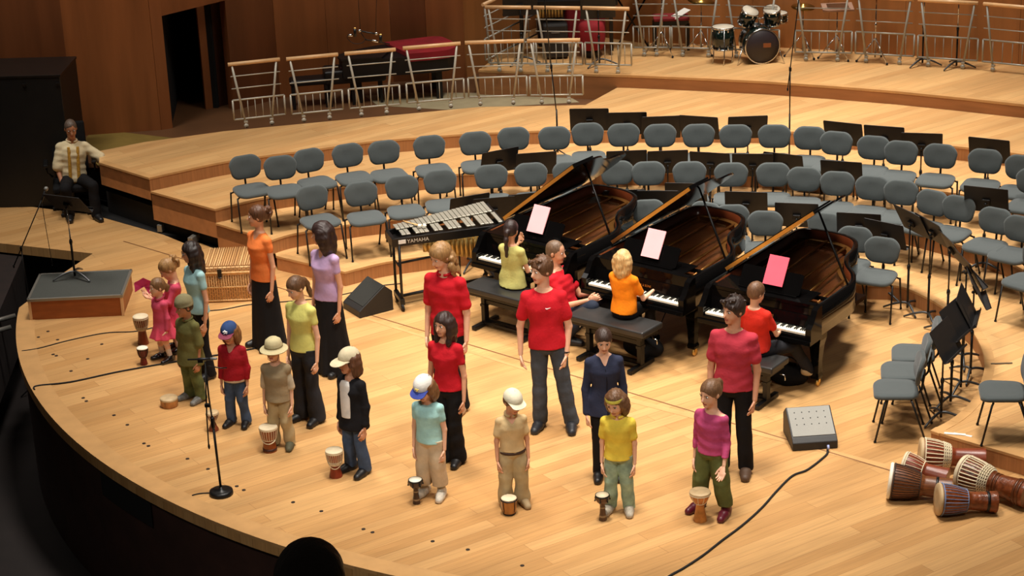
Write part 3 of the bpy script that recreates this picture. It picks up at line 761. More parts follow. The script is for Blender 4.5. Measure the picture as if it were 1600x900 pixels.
p = pc + Vector((.95, 1.75, 0)); railing(pc + Vector((.05, .12, 0)), p, .94, 'grey metal railing running back at the left end of the drum platform', 'railings at the side of the drum platform', RAILG)
railing(p + Vector((.06, .1, 0)), p + Vector((.9, 1.5, 0)), .94, 'grey metal railing behind the stored instruments on the platform', 'railings at the side of the drum platform', RAILG)
RB = [((988, 88), (1045, 88), 'behind the keyboard stand'), ((1048, 88), (1126, 90), 'behind the stool and cymbal stand'), ((1132, 90), (1215, 94), 'behind the drum kit'), ((1240, 95), (1328, 97), 'right behind the drum kit'), ((1334, 97), (1425, 102), 'behind the small percussion tables'), ((1431, 103), (1524, 109), 'behind the two tall music stands'), ((1532, 110), (1640, 121), 'rightmost at the picture edge')]
for a, b, nm in RB:
    p, q = at(*a, ZE), at(*b, ZE); railing(p, q, .94, 'grey metal railing along the back wall, ' + nm, 'railings along the back wall', RAILG)

# ------------------------------------------------------------------ conductor's podium with its stand
P0, P1_, P2_, P3_ = at(42, 468, .26), at(191.5, 460.8, .26), at(210, 420.5, .26), at(66.7, 425.9, .26)
CARPET = mat('podium_carpet', (66, 68, 64), .95, var=.12, scale=90, bump=.2, bscale=200)
PODW = veneer('podium_wood', (158, 84, 34), .45, .15, 3, 10)
t = thing('conductor_podium', 'low wooden conductor podium with grey carpet top and metal trim', 'podium', (P0.x, P0.y, 0), math.atan2((P1_ - P0).y, (P1_ - P0).x))
w, d = (P1_ - P0).length, (P2_ - P1_).length
m = MB(); m.box((w / 2, d / 2, .115), (w - .03, d - .03, .23)); m.build('base', PODW, t)
m = MB(); m.box((w / 2, d / 2, .255), (w - .05, d - .05, .012)); m.build('carpet', CARPET, t)
ALU = mat('aluminium', (150, 148, 140), .4, .7, .06)
m = MB()
for c, s in (((w / 2, .012, .245), (w, .03, .035)), ((w / 2, d - .012, .245), (w, .03, .035)), ((.012, d / 2, .245), (.03, d, .035)), ((w - .012, d / 2, .245), (.03, d, .035))): m.box(c, s, bevel=.003)
m.build('edge_trim', ALU, t)
for x in (.02, w - .02):
    m = MB(); m.box((x, .02, .115), (.03, .03, .225)); m.build('corner_post', RAILW, t)
st = make_stand(.92, tilt=42, pole_m=CHROME, foot_m=GREYM, feet=.26)
q = at(119, 434, .26); st.location = (q.x, q.y, .262); st.rotation_euler = (0, 0, R(-24)); st['label'] = 'black music stand with silver upper pole standing on the conductor podium'
st['group'] = 'music stands'
PAPER = mat('white_paper', (226, 224, 216), .8, var=.03)
# ------------------------------------------------------------------ wicker hamper
WICK = bpy.data.materials.new('wicker'); WICK.use_nodes = True
N, L = nt(WICK); b = N['Principled BSDF']; tc = N.new('ShaderNodeTexCoord'); br = N.new('ShaderNodeTexBrick')
mp = N.new('ShaderNodeMapping'); mp.inputs['Rotation'].default_value = (R(90), 0, 0); L.new(tc.outputs['Object'], mp.inputs[0]); L.new(mp.outputs[0], br.inputs['Vector'])
br.inputs['Scale'].default_value = 1; br.inputs['Brick Width'].default_value = .05; br.inputs['Row Height'].default_value = .022; br.inputs['Mortar Size'].default_value = .0035; br.inputs['Mortar Smooth'].default_value = .6
br.inputs['Color1'].default_value = srgb((226, 180, 120)); br.inputs['Color2'].default_value = srgb((200, 150, 92)); br.inputs['Mortar'].default_value = srgb((140, 92, 48))
L.new(br.outputs['Color'], b.inputs['Base Color']); bp = N.new('ShaderNodeBump'); bp.inputs['Strength'].default_value = .9; bp.inputs['Distance'].default_value = .008; bp.invert = True
L.new(br.outputs['Fac'], bp.inputs['Height']); L.new(bp.outputs[0], b.inputs['Normal']); b.inputs['Roughness'].default_value = .6
WICKP = mat('wicker_plain', (220, 172, 112), .6, var=.2, scale=40, bump=.4, bscale=90)
a, b_ = at(322, 473, 0), at(418, 469, 0); d_ = b_ - a
t = thing('wicker_hamper', 'large tan wicker hamper with lid and strap latch, behind the woman in orange', 'hamper', a, math.atan2(d_.y, d_.x))
w, dp, h = d_.length, .62, .44
m = MB(); m.box((w / 2, dp / 2, .175), (w, dp, .35), bevel=.02); m.build('basket', WICK, t)
m = MB(); m.box((w / 2, dp / 2, .40), (w + .03, dp + .03, .08), bevel=.025, seg=3)
for k in range(26): m.tube([(.02 + k * (w - .04) / 25, .0, .443), (.02 + k * (w - .04) / 25, dp, .443)], .010, 6)
m.build('lid', [WICK], t)
m = MB()
for z in (.02, .185, .345): 
    P = [(0, -.006, z), (w, -.006, z), (w + .006, dp, z), (-.006, dp, z), (0, -.006, z)]; m.tube(P, .012, 6)
for z in (.365,): m.tube([(-.012, -.015, z), (w + .012, -.015, z)], .013, 6)
m.build('braided_band', WICKP, t)
m = MB()
for k in range(24): m.tube([(.03 + k * (w - .06) / 23, -.006, .03), (.03 + k * (w - .06) / 23, -.010, .34)], .006, 5)
m.build('stakes', WICKP, t)
m = MB(); m.box((.19, -.022, .36), (.05, .012, .10), bevel=.004); m.tube([(.17, -.03, .32), (.19, -.035, .30), (.21, -.03, .32)], .007, 6); m.build('latch', BLKM, t)

# ------------------------------------------------------------------ vibraphone
va, vb = at(612, 376, .86), at(792, 352, .86); d_ = vb - va; ang = math.atan2(d_.y, d_.x); Lv = d_.length
t = thing('vibraphone', 'vibraphone with silver bars and gold resonator tubes on a wheeled black frame', 'vibraphone', (va.x, va.y, 0), ang)
BAR = mat('vibe_bar', (176, 172, 158), .35, .55, .06); GOLD = mat('resonator_gold', (190, 158, 92), .38, .65, .08)
def wd(x): return .22 + .30 * (x / Lv)        # half depth grows toward the low end
m = MB(); m.box((Lv / 2, 0, .83), (Lv, .03, .10), bevel=.004)
A1, A2 = Vector((0, .30, .83)), Vector((Lv, .80, .83))
dd = A2 - A1; m.box((A1 + A2) / 2, (dd.length, .03, .10), rot=(0, 0, math.atan2(dd.y, dd.x)), bevel=.004)
m.box((.02, .15, .83), (.04, .32, .10), bevel=.004); m.box((Lv - .02, .40, .83), (.04, .82, .10), bevel=.004); m.box((Lv * .5, .28, .80), (Lv * .98, .25, .03))
fr = m.build('frame', BLKM, t)
text('lettering', 'YAMAHA', .062, mat('letter_grey', (196, 190, 176), .5), fr, Matrix.Translation((.30, -.0175, .83)) @ Matrix.Rotation(R(90), 4, 'X'))
m = MB(); m.box((.115, -.0175, .835), (.085, .003, .045)); m.build('sticker', PAPER, fr)
nb = 22; brs = MB(); x = .10
sp = (Lv - .16) / nb
for k in range(nb):
    xx = .10 + (k + .5) * sp; ln = .17 + .20 * (k / nb); y0 = .20 + .20 * (k / nb)
    brs.box((xx, y0 + ln / 2, .912), (sp * .86, ln, .014), bevel=.002, seg=1)
brs.build('natural_bars', BAR, t)
brs = MB()
for k in range(nb):
    if k % 7 in (2, 6): continue
    xx = .10 + (k + 1.0) * sp; ln = .16 + .20 * (k / nb); y0 = .03
    brs.box((xx, y0 + ln / 2 + .01, .895), (sp * .86, ln, .014), bevel=.002, seg=1)
brs.build('accidental_bars', BAR, t)
for k in range(nb):
    if k < 5: continue
    xx = .10 + (k + .5) * sp; q = k / nb; Lr = .08 + .34 * q ** 1.2
    m = MB(); m.lathe([(.027, .79 - Lr), (.027, .79)], 12, Matrix.Translation((xx, .06 + .05 * q, 0))); m.build('resonator_tube', GOLD, t)
for x, y in ((.08, .0), (.08, .30), (Lv - .08, .0), (Lv - .08, .74)):
    m = MB(); m.tube([(x, y, .10), (x, y, .80)], .016, 8); m.box((x, y, .10), (.05, .05, .05)); lg = m.build('leg', BLKM, t)
    m = MB(); m.lathe([(0, -.014), (.040, -.014), (.044, 0), (.040, .014), (0, .014)], 16, Matrix.Translation((x, y - .01, .045)) @ Matrix.Rotation(R(80), 4, 'Y')); m.build('castor', RUBBER, lg)
m = MB(); m.tube([(.08, 0, .52), (.08, .30, .52)], .012, 6); m.tube([(.08, .15, .52), (Lv - .08, .36, .52)], .014, 6); m.tube([(.08, .15, .12), (Lv - .08, .36, .12)], .018, 6); m.box((.08, .15, .12), (.05, .34, .05), bevel=.005); m.box((Lv - .08, .36, .12), (.05, .78, .05), bevel=.005)
m.tube([(Lv * .62, .25, .12), (Lv * .62, .25, .80)], .012, 8); m.build('brace', BLKM, t)
def resting(name, label, cat, shape, mm, group=None):
    o = shape.build(name, mm); tag(o, label, cat, group); return o
mv = Matrix.Translation((va.x, va.y, 0)) @ Matrix.Rotation(ang, 4, 'Z')
MALW = mat('mallet_wood', (214, 170, 110), .5); YARN = mat('mallet_yarn', (228, 224, 210), .9, var=.1, scale=60)
for k, (lb, dx, dy) in enumerate((('upper pale mallet with a white yarn head lying on the vibraphone bars', 0, 0), ('lower pale mallet with a white yarn head lying on the vibraphone bars', .03, -.035))):
    t2 = thing('mallet', lb, 'mallet', group='mallets on the vibraphone'); t2.matrix_world = mv @ Matrix.Translation((.30 + dx, .28 + dy, .93)) @ Matrix.Rotation(R(-62 + 12 * k), 4, 'Z')
    m = MB(); m.tube([(-.14, 0, .006), (.12, 0, 0.004)], .005, 6); m.build('handle', MALW, t2)
    m = MB(); m.ell((.14, 0, .006), (.024, .022, .020), 12, 8); m.build('head', YARN, t2)

# ------------------------------------------------------------------ microphones
MICM = mat('mic_body', (40, 40, 42), .4, .4); GRILL = mat('mic_grille', (150, 150, 146), .5, .6, .1, scale=200, bump=.5, bscale=300)
p = at(346, 772, 0)
t = thing('microphone_stand', 'black microphone stand on a round base at the front edge of the stage', 'microphone stand', p)
m = MB(); m.lathe([(.0, 0), (.112, 0), (.114, .012), (.110, .040), (.09, .046), (.022, .050), (.018, .075), (0, .075)], 28); m.build('base', BLKM, t)
m = MB(); m.tube([(0, 0, .04), (-.015, 0, .72)], .012, 8); m.lathe([(.016, .68), (.02, .70), (.02, .78), (.015, .80)], 10, Matrix.Translation((-.016, 0, 0))); m.build('lower_pole', BLKM, t)
m = MB(); m.tube([(-.016, 0, .72), (-.03, 0, 1.02), (-.032, 0, 1.36)], .008, 8); m.tube([(-.075, 0, .50), (-.066, 0, .80), (-.036, 0, 1.30)], .007, 8); m.ell((-.073, 0, .50), (.012, .012, .03), 8, 6); m.box((-.05, 0, .92), (.05, .03, .035), bevel=.004); m.build('boom', BLKM, t)
m = MB(); m.tube([(-.034, 0, 1.32), (.02, .0, 1.31), (.10, .01, 1.285), (.16, .02, 1.28)], .006, 6); m.build('cross_arm', BLKM, t)
tm = thing('microphone', 'slim black microphone lying level in the clip of the front stand', 'microphone', (p.x - .04, p.y, 1.385))
m = MB(); m.tube([(-.15, 0, 0), (-.06, 0, 0), (-.055, 0, 0), (.06, 0, 0)], [.008, .009, .014, .014], 10); m.build('body', MICM, tm)
m = MB(); m.tube([(.06, 0, 0), (.10, 0, 0), (.12, 0, 0)], [.014, .013, .009], 10); m.build('grille', GRILL, tm)
m = MB(); m.box((-.035, 0, -.02), (.05, .02, .03), bevel=.004); m.build('clip', BLKM, tm)
def ray_y(x, y, yy):
    a = at(x, y, 0); o_ = Vector((0, 0, CAMH)); t_ = (yy - 0) / a.y; return o_ + (a - o_) * t_
def boom_stand(name, label, base, clamp, tip, sub=True, drop=.25):
    t = thing(name, label, 'microphone stand', base)
    b = Vector(base); c = Vector(clamp) - b; e = Vector(tip) - b
    m = MB(); m.tube([(0, 0, .12), (0, 0, c.z * .55)], .011, 8); m.build('lower_pole', BLKM, t)
    m = MB(); m.tube([(0, 0, c.z * .5), c], .008, 8); m.box(c, (.03, .045, .05), bevel=.006); m.build('upper_pole', BLKM, t)
    d = (e - c).normalized(); m = MB(); m.tube([c - d * drop, e], .007, 8); m.ell(c - d * drop, (.012, .012, .025), 8, 6); m.build('boom', BLKM, t)
    for k in range(3):
        a = R(100 + 120 * k); m = MB(); m.tube([(0, 0, .16), (.26 * math.cos(a), .26 * math.sin(a), .012)], .008, 6); m.build('leg', BLKM, t)
    return t
def on_line(x, y, pxy):
    """height above ground where the upright through ground x, y shows at pixel row pxy"""
    return ztop(Vector((x, y, 0)), pxy)
b0 = ray_y(40, 440, 24.15); b0.z = -1.6; q_ = ray_y(68, 306, 24.2) - b0; z1 = on_line(b0.x, b0.y, 388); z2 = on_line(b0.x + q_.x, b0.y + .05, 306)
boom_stand('boom_microphone_stand', 'black boom microphone stand in the dark left of the podium', b0, (b0.x, b0.y, z1), (b0.x + q_.x, b0.y + .05, z2))
tm = thing('microphone', 'grey ball-headed microphone on the boom left of the podium', 'microphone', (b0.x + q_.x + .005, b0.y + .05, z2 + .01), 0)
tm.rotation_euler = (0, R(25), 0)
m = MB(); m.tube([(0, 0, -.11), (0, 0, .06)], [.011, .017], 10); m.build('body', MICM, tm)
m = MB(); m.ell((0, 0, .085), (.027, .027, .03), 14, 10); m.build('grille', GRILL, tm)
m = MB(); m.tube(spline([(b0.x + q_.x - .03, b0.y + .05, z2 - .1), (b0.x + q_.x - .02, b0.y + .05, z2 - .4), (b0.x + q_.x, b0.y + .07, z2 - .9)], 5), .004, 6); resting('microphone_cable', 'thin black cable hanging from the microphone left of the podium', 'cable', m, RUBBER)
for (bx, by, cy, lean, lab) in ((872, 252, 104, -.10, 'tall black microphone stand rising behind the back row of chairs, left one'), (1233, 262, 108, .16, 'tall black microphone stand rising behind the back row of chairs, right one with folded boom')):
    g = at(bx, by, ZC); zc = on_line(g.x, g.y, cy)
    boom_stand('tall_microphone_stand', lab, (g.x, g.y, ZC), (g.x - (.05 if lean < 0 else 0), g.y, zc), (g.x - (.05 if lean < 0 else 0) + lean, g.y, zc + 1.45), drop=.05 if lean < 0 else .26)['group'] = 'tall microphone stands'
# microphones hanging over the passage
hp = at(578, 48, 1.9); hp = Vector((hp.x, 27.2, 0)); 
hy = 26.8
t = thing('hanging_microphone_array', 'hanging microphone bars with two capsules on thin wires above the railings', 'microphone', ray_y(580, 52, hy))
o_ = ray_y(580, 52, hy)
def hl(x, y): return ray_y(x, y, hy) - o_
m = MB(); m.tube([hl(562, 48), hl(575, 51), hl(590, 53)], .010, 6); m.tube([hl(571, 62), hl(583, 64), hl(609, 69)], .008, 6); m.tube([hl(562, 48), hl(571, 62)], .006, 6); m.build('bar', BLKM, t)
for x, y in ((555, 50), (595, 60)):
    m = MB(); m.tube([hl(x, y + 7), hl(x - .5, y - 5)], .020, 10); m.build('microphone_body', BLKM, t)
    m = MB(); m.ell(hl(x - .5, y - 6), (.02, .02, .012), 10, 6); m.build('capsule', BRASS, t)
m = MB(); m.tube([hl(581, 63), hl(591, 65)], .016, 8); m.build('clamp', CHROME, t)
for x, y in ((562, 48), (588, 52.5)): m = MB(); m.ell(hl(x, y), (.024, .02, .02)); m.build('clamp', CHROME, t)
m = MB(); m.tube([hl(544, 55), hl(551, 55)], .018, 8); m.build('plug', CHROME, t)
m = MB(); m.tube(spline([hl(544, 54), hl(543, 60), hl(553, 68), hl(566, 67), hl(572, 60)], 5), .004, 5); m.build('cable_loop', RUBBER, t)
for x0, y0, x1 in ((563, 47, 556), (587, 52, 590)):
    a_ = hl(x0, y0); m = MB(); m.tube([a_, hl(x1, -60)], .004, 5); m.build('wire', RUBBER, t)

# ------------------------------------------------------------------ stage monitors and cable
def wedge(c, rz, label, w=.48, d=.42, h=.34, top=GREYM, dots=True, on_side=False):
    t = thing('stage_monitor', label, 'loudspeaker', c, R(rz), 'stage monitors')
    prof = [(-d / 2, 0), (d / 2, 0), (d / 2, h * .72), (d / 2 - .10, h), (-d / 2 + .05, .12), (-d / 2, .08)]
    m = MB(); vs = [[m.bm.verts.new((x, y, z)) for y, z in prof] for x in (-w / 2, w / 2)]
    n = len(prof); m.bm.faces.new(vs[0][::-1]); m.bm.faces.new(vs[1])
    for k in range(n): m.bm.faces.new((vs[0][k], vs[0][(k + 1) % n], vs[1][(k + 1) % n], vs[1][k]))
    bmesh.ops.recalc_face_normals(m.bm, faces=m.bm.faces); bmesh.ops.bevel(m.bm, geom=list(m.bm.edges), offset=.008, segments=2, profile=.5, affect='EDGES')
    m.build('cabinet', CABM, t)
    a = Vector((0, -d / 2 + .05, .12)); b = Vector((0, d / 2 - .10, h)); L_ = (b - a).length; an = math.atan2(b.z - a.z, b.y - a.y)
    Mg = Matrix.Translation((a + b) / 2) @ Matrix.Rotation(an, 4, 'X')
    m = MB(); m.box((0, 0, 0), (w - .03, L_ - .02, .012), rot=Mg, bevel=0); g = m.build('grille', top, t)
    if dots:
        m = MB()
        for i in range(5):
            for j in range(3): m.lathe([(.006, .006), (.006, .008)], 8, Mg @ Matrix.Translation((-w * .33 + i * w * .165, L_ * (.30 - j * .2), 0)))
        m.build('grille_screws', RUBBER, g)
    return t
CABM = mat('cabinet_black', (32, 30, 29), .55, var=.15, scale=30)
GRL = mat('monitor_grille', (136, 134, 126), .55, .1, .08, scale=300, bump=.2, bscale=400)
pw = (at(1238, 703, 0) + at(1304, 702, 0)) / 2
wedge((pw.x, pw.y + .22, 0), 4, 'grey-fronted stage monitor lying right of the line of children', w=.44, d=.46, h=.30, top=GRL)
CABK = mat('cabinet_dark', (34, 34, 30), .7, var=.15, scale=60)
pw = at(575, 487, 0)
tw = wedge((pw.x, pw.y + .08, 0), -58, 'black wedge stage monitor on its side beside the woman in lilac', w=.40, d=.44, h=.32, top=CABK, dots=False)
def cable(name, pts, label, r=.009, z=.009, n=8, mm=None):
    m = MB(); m.tube(spline([at(x, y, 0) + Vector((0, 0, z)) for x, y in pts], n), r, 6)
    return resting(name, label, 'cable', m, mm or RUBBER)
cable('power_cable', [(1293, 704), (1290, 713), (1262, 735), (1238, 745), (1214, 768), (1190, 795), (1160, 822), (1128, 846), (1100, 868), (1070, 888), (1045, 902), (1000, 930)], 'black cable curving from the grey stage monitor towards the stage front', r=.011)
m = MB(); q = at(1294, 700, .03); m.tube([q + Vector((0, -.0, .03)), q + Vector((0, -.03, 0))], .012, 8); resting('cable_plug', 'pale blue plug of the cable at the foot of the grey monitor', 'plug', m, mat('plug_blue', (150, 160, 200), .5))
cable('long_cable', [(34, 549), (60, 545), (110, 532), (165, 521), (215, 518), (260, 506), (300, 490), (350, 484), (395, 476), (470, 470), (530, 462), (590, 448), (625, 444)], 'thin dark cable running from the left stage edge behind the children to the vibraphone', r=.006, z=.006)
cable('floor_cable', [(54, 610), (58, 604), (110, 598), (180, 583), (240, 572), (300, 562), (345, 555), (390, 547), (420, 540)], 'dark cable crossing the stage behind the child with the blue cap', r=.009)
cable('microphone_lead', [(300, 775), (312, 772), (333, 771)], 'short dark lead from the front microphone stand to the stage edge', r=.006, z=.006)
m = MB(); a = at(1492, 679, ZA); m.box((a.x, a.y, ZA + .008), (.20, .035, .004), rot=(0, 0, R(-16))); m.box((a.x + .07, a.y - .02, ZA + .004), (.18, .03, .004), rot=(0, 0, R(-30))); resting('paper_strips', 'white paper strips on the corner of the low riser above the big drums', 'paper', m, PAPER)
m = MB(); m.box((0, 0, 0), (.0, .0, .0)); m.bm.free()
m = MB(); a = at(1565, 569, ZA); m.box((a.x, a.y, ZA + .008), (.22, .012, .012), rot=(0, 0, 0)); resting('drum_stick', 'thin grey stick lying on the low riser behind the lone chair', 'stick', m, GREYM)

# ------------------------------------------------------------------ hand drums
SKIN_ = mat('drum_skin', (222, 204, 170), .6, var=.12, scale=14)
SKINW = mat('drum_skin_white', (240, 234, 214), .6, var=.05)
SKINT = mat('drum_skin_tan', (196, 168, 126), .55, var=.18, scale=14)
ROPEW = mat('rope_cream', (226, 210, 176), .85, var=.12, scale=60)
ROPED = mat('rope_dark', (60, 46, 36), .85, var=.2, scale=60)
ROPEB = mat('rope_blue', (120, 136, 170), .85, var=.2, scale=60)
def dwood(n, c): return mat('drum_wood_' + n, c, .35, var=.3, scale=8, stretch=(3, 3, 1))
def djembe(label, group, H=.30, rh=.115, neck=.055, foot=.075, bowl=.52, wood=None, rope=ROPEW, skin=SKIN_, nr=22, loc=None, M=None, rings=(), cat='drum', weave=True, name='djembe', knots=None):
    t = thing(name, label, cat, group=group)
    wood = wood or dwood('brown', (140, 62, 26))
    zb = H * (1 - bowl)
    prof = [(foot, 0), (foot * 1.0, H * .02), (foot * .97, H * .08), ((foot + neck) / 2 * .97, zb * .5), (neck, zb * .92), (neck * 1.03, zb), (neck + (rh - neck) * .35, zb + (H - zb) * .18), (neck + (rh - neck) * .72, zb + (H - zb) * .48), (rh * .96, zb + (H - zb) * .80), (rh * .97, H)]
    m = MB(); m.lathe(spline_prof(prof), 28); b = m.build('shell', wood, t)
    m = MB(); m.lathe([(rh * .985, H * .955), (rh * 1.02, H * .965), (rh * 1.02, H * .99), (rh * .97, H * 1.012), (rh * .5, H * 1.014), (0, H * 1.013)], 28); m.build('skin', skin, t)
    m = MB()
    zr = H * .935; m.lathe([(rh * 1.0, zr - .006), (rh * 1.05, zr), (rh * 1.0, zr + .006)], 28, cap=False); z2 = zb + (H - zb) * .10; r2 = neck + (rh - neck) * .26
    m.lathe([(r2 * .98, z2 - .005), (r2 * 1.08, z2), (r2 * .98, z2 + .005)], 24, cap=False)
    def rad(z):
        for (r0, z0), (r1, z1) in zip(prof[:-1], prof[1:]):
            if z0 <= z <= z1: return r0 + (r1 - r0) * (z - z0) / max(z1 - z0, 1e-6)
        return rh
    rr = max(.0016, .006 * rh / .16 if weave else .003)
    for k in range(nr):
        a = 2 * PI * k / nr; P = []
        for i in range(7):
            z = zr + (z2 - zr) * i / 6; P.append((( rad(z) + rr) * math.cos(a), (rad(z) + rr) * math.sin(a), z))
        m.tube(P, rr, 5, caps=False)
    if weave:
        for row in range(4):
            z = z2 + (zr - z2) * (.05 + .075 * row); P = []
            for k in range(nr * 2 + 1):
                a = PI * k / nr; zz = z + (.018 * (H - zb)) * (1 if k % 2 else -1); P.append(((rad(zz) + rr * 1.8) * math.cos(a), (rad(zz) + rr * 1.8) * math.sin(a), zz))
            m.tube(P, rr, 5, caps=False)
    m.build('rope_lacing', rope, t)
    if knots:
        m = MB(); P = [((rad(zb + .05 * H) + .006) * math.cos(a), (rad(zb + .05 * H) + .006) * math.sin(a), zb + .05 * H - .03 * math.sin(abs(a + PI / 2) * 1.3) * 0 - .028 * math.cos((a + PI / 2) * 1.4)) for a in [R(-150 + 12 * q) for q in range(11)]]
        m.tube(P, .005, 6); m.build('rope_loop', rope, t)
    for zf, col in rings:
        z = H * zf; r = rad(z); m = MB(); m.lathe([(r * .99, z - .012), (r * 1.05, z - .012), (r * 1.05, z + .012), (r * .99, z + .012)], 24, cap=False); m.build('foot_band', col, t)
    if M is not None: t.matrix_world = M
    elif loc is not None: t.location = loc
    return t
def spline_prof(p):
    q = spline([(r, 0, z) for r, z in p], 3); return [(max(v.x, 0), v.z) for v in q]
G_ = 'small hand drums in front of the children'
djembe('cream-laced small djembe beside the girl holding the pink cloth', G_, .33, .085, .045, .062, .52, dwood('reddish', (120, 52, 26)), loc=at(224, 537, 0))
djembe('small dark red goblet drum with a white skin before the girl in the pink jacket', G_, .195, .060, .03, .042, .6, dwood('red', (112, 36, 26)), ROPED, SKINW, 14, loc=at(225, 569, 0), weave=False, name='goblet_drum')
djembe('small brown hourglass drum behind the front microphone stand', G_, .20, .066, .022, .052, .5, dwood('brown2', (122, 60, 34)), ROPEW, SKINT, 16, loc=at(334, 672, 0), weave=False, name='hourglass_drum')
djembe('brown djembe with cream rope loop beside the child in the safari hat', G_, .26, .090, .062, .070, .55, dwood('amber', (138, 66, 22)), ROPEW, SKIN_, 22, loc=at(422, 704, 0), knots=True, rings=((.10, mat('carved_band', (66, 30, 22), .5, var=.4, scale=60)),), weave=False)
djembe('small djembe with white zigzag ropes beside the child in the black blazer', G_, .275, .084, .046, .064, .58, dwood('rust', (132, 50, 26)), ROPEW, SKIN_, 26, loc=at(525, 744, 0), knots=True)
def darbuka(label, px_, H, rh, wood, skin, band, foot=.034):
    t = thing('goblet_drum', label, 'drum', at(*px_, 0), 0, G_)
    prof = [(foot * 1.05, 0), (foot * 1.08, .008), (foot * .95, .03), (foot * .8, H * .3), (foot * .68, H * .52), (foot * .78, H * .62), (rh * .75, H * .72), (rh * .96, H * .82), (rh * .99, H * .97)]
    m = MB(); m.lathe(spline_prof(prof), 24); b = m.build('shell', wood, t)
    m = MB(); m.lathe([(rh * .9, H * .96), (rh * .92, H * 1.0), (0, H * 1.002)], 24); m.build('skin', skin, t)
    m = MB(); m.lathe([(rh * .90, H * .99), (rh * 1.02, H * 1.0), (rh * 1.04, H * .95), (rh * .98, H * .92)], 24, cap=False)
    for k in range(6):
        a = R(60 * k + 10); m.tube([(rh * 1.06 * math.cos(a), rh * 1.06 * math.sin(a), H * .95), (rh * 1.04 * math.cos(a), rh * 1.04 * math.sin(a), H * .78)], .004, 5); m.ell((rh * 1.07 * math.cos(a), rh * 1.07 * math.sin(a), H * .80), (.008, .008, .010), 8, 6)
    m.build('tuning_ring', band, t)
    m = MB()
    for z, r in ((.04, .96), (H * .18, .9), (H * .50, .72)): m.lathe([(foot * r, z - .006), (foot * r * 1.06, z), (foot * r, z + .006)], 20, cap=False)
    m.build('inlay_ring', mat('inlay_pale', (150, 128, 96), .4, .2, .2), t)
    return t
DKW = dwood('inlaid_dark', (60, 40, 30))
darbuka('dark inlaid goblet drum with a white skin beside the child in pale blue', (651, 786), .245, .064, DKW, SKINW, BLKM)
darbuka('slim dark inlaid goblet drum beside the child in the yellow shirt', (942, 812), .255, .064, dwood('inlaid_brown', (84, 56, 36)), SKIN_, BLKM)
djembe('tan goblet drum with a hide skin before the girl in the pink top', G_, .29, .094, .036, .062, .42, mat('hide_amber', (186, 118, 52), .35, var=.35, scale=14), ROPEW, SKINT, 10, loc=at(1094, 813, 0), weave=False, name='goblet_drum')
t = thing('frame_drum', 'flat round wooden drum on the floor beside the child in olive', 'drum', at(265, 634, 0), 0, G_)
m = MB(); m.lathe([(.086, 0), (.090, .01), (.090, .085), (.086, .09)], 28); m.build('shell', dwood('pale', (176, 116, 60)), t)
m = MB(); m.lathe([(.091, .07), (.093, .075), (.093, .09), (.086, .098), (0, .099)], 28); m.build('skin', SKINT, t)
t = thing('bongo_drum', 'single wooden bongo drum at the feet of the boy in beige', 'drum', at(796, 802, 0), 0, G_)
m = MB(); m.lathe(spline_prof([(.056, 0), (.062, .03), (.070, .10), (.073, .15)]), 24); m.build('shell', dwood('honey', (172, 112, 48)), t)
m = MB(); m.lathe([(.07, .15), (.073, .158), (.066, .163), (0, .164)], 24); m.build('skin', SKIN_, t)
m = MB(); m.lathe([(.072, .138), (.079, .142), (.079, .150), (.072, .150)], 24, cap=False)
for k in range(4): a = R(45 + 90 * k); m.tube([(.078 * math.cos(a), .078 * math.sin(a), .145), (.068 * math.cos(a), .068 * math.sin(a), .03)], .0035, 5)
m.lathe([(.057, .0), (.060, .004), (.061, .016), (.057, .018)], 24, cap=False); m.build('metal_rim', BLKM, t)
# big djembes lying on their sides
def lying(label, head, tail, rh, H, **kw):
    """head, tail: pixels of the centre of the skin and of the foot"""
    ft = kw.get('foot', .13)
    a, b = at(*head, rh + .005), at(*tail, ft + .005); d = (a - b); d.normalize()
    Mx = d.to_track_quat('Z', 'Y').to_matrix().to_4x4()
    mid = (a + b) / 2
    base = mid - d * H / 2
    tt = djembe(label, 'large djembes lying on the stage', H, rh, M=Matrix.Translation(base) @ Mx, **kw)
    return tt
DARKW = dwood('dark', (96, 50, 24)); CARV = mat('carved_wood', (120, 60, 28), .3, var=.45, scale=22, bump=.5, bscale=30)
REDW = dwood('redwood', (126, 56, 30)); BAND = BLKM
lying('large djembe with cream ropes farthest back in the pile, by the low riser', (1436, 709), (1540, 718), .155, .60, neck=.085, foot=.105, bowl=.52, wood=REDW, rope=ROPEW, skin=SKINT, nr=24)
lying('half hidden djembe behind the dark striped one in the pile', (1422, 731), (1470, 745), .14, .42, neck=.085, foot=.10, bowl=.5, wood=REDW, rope=ROPEW, skin=SKIN_, nr=20, weave=False)
lying('large djembe with a dark striped bowl at the left of the pile', (1386, 750), (1490, 766), .165, .56, neck=.092, foot=.105, bowl=.55, wood=mat('striped_bowl', (110, 62, 30), .4, var=.5, scale=30, stretch=(4, 4, .3)), rope=ROPED, skin=SKINW, nr=34, rings=((.24, BAND),), weave=False)
lying('large djembe with a carved stem and cream rope net at the right of the pile', (1492, 733), (1618, 777), .165, .66, neck=.095, foot=.125, bowl=.50, wood=CARV, rope=ROPEW, skin=SKIN_, nr=28, rings=((.08, DARKW), (.14, DARKW), (.44, DARKW), (.49, DARKW)))
lying('front djembe of the pile with blue rope ring and dark carved foot', (1470, 780), (1552, 784), .145, .53, neck=.082, foot=.098, bowl=.54, wood=CARV, rope=ROPEB, skin=SKINT, nr=26, rings=((.16, BAND),), weave=False)

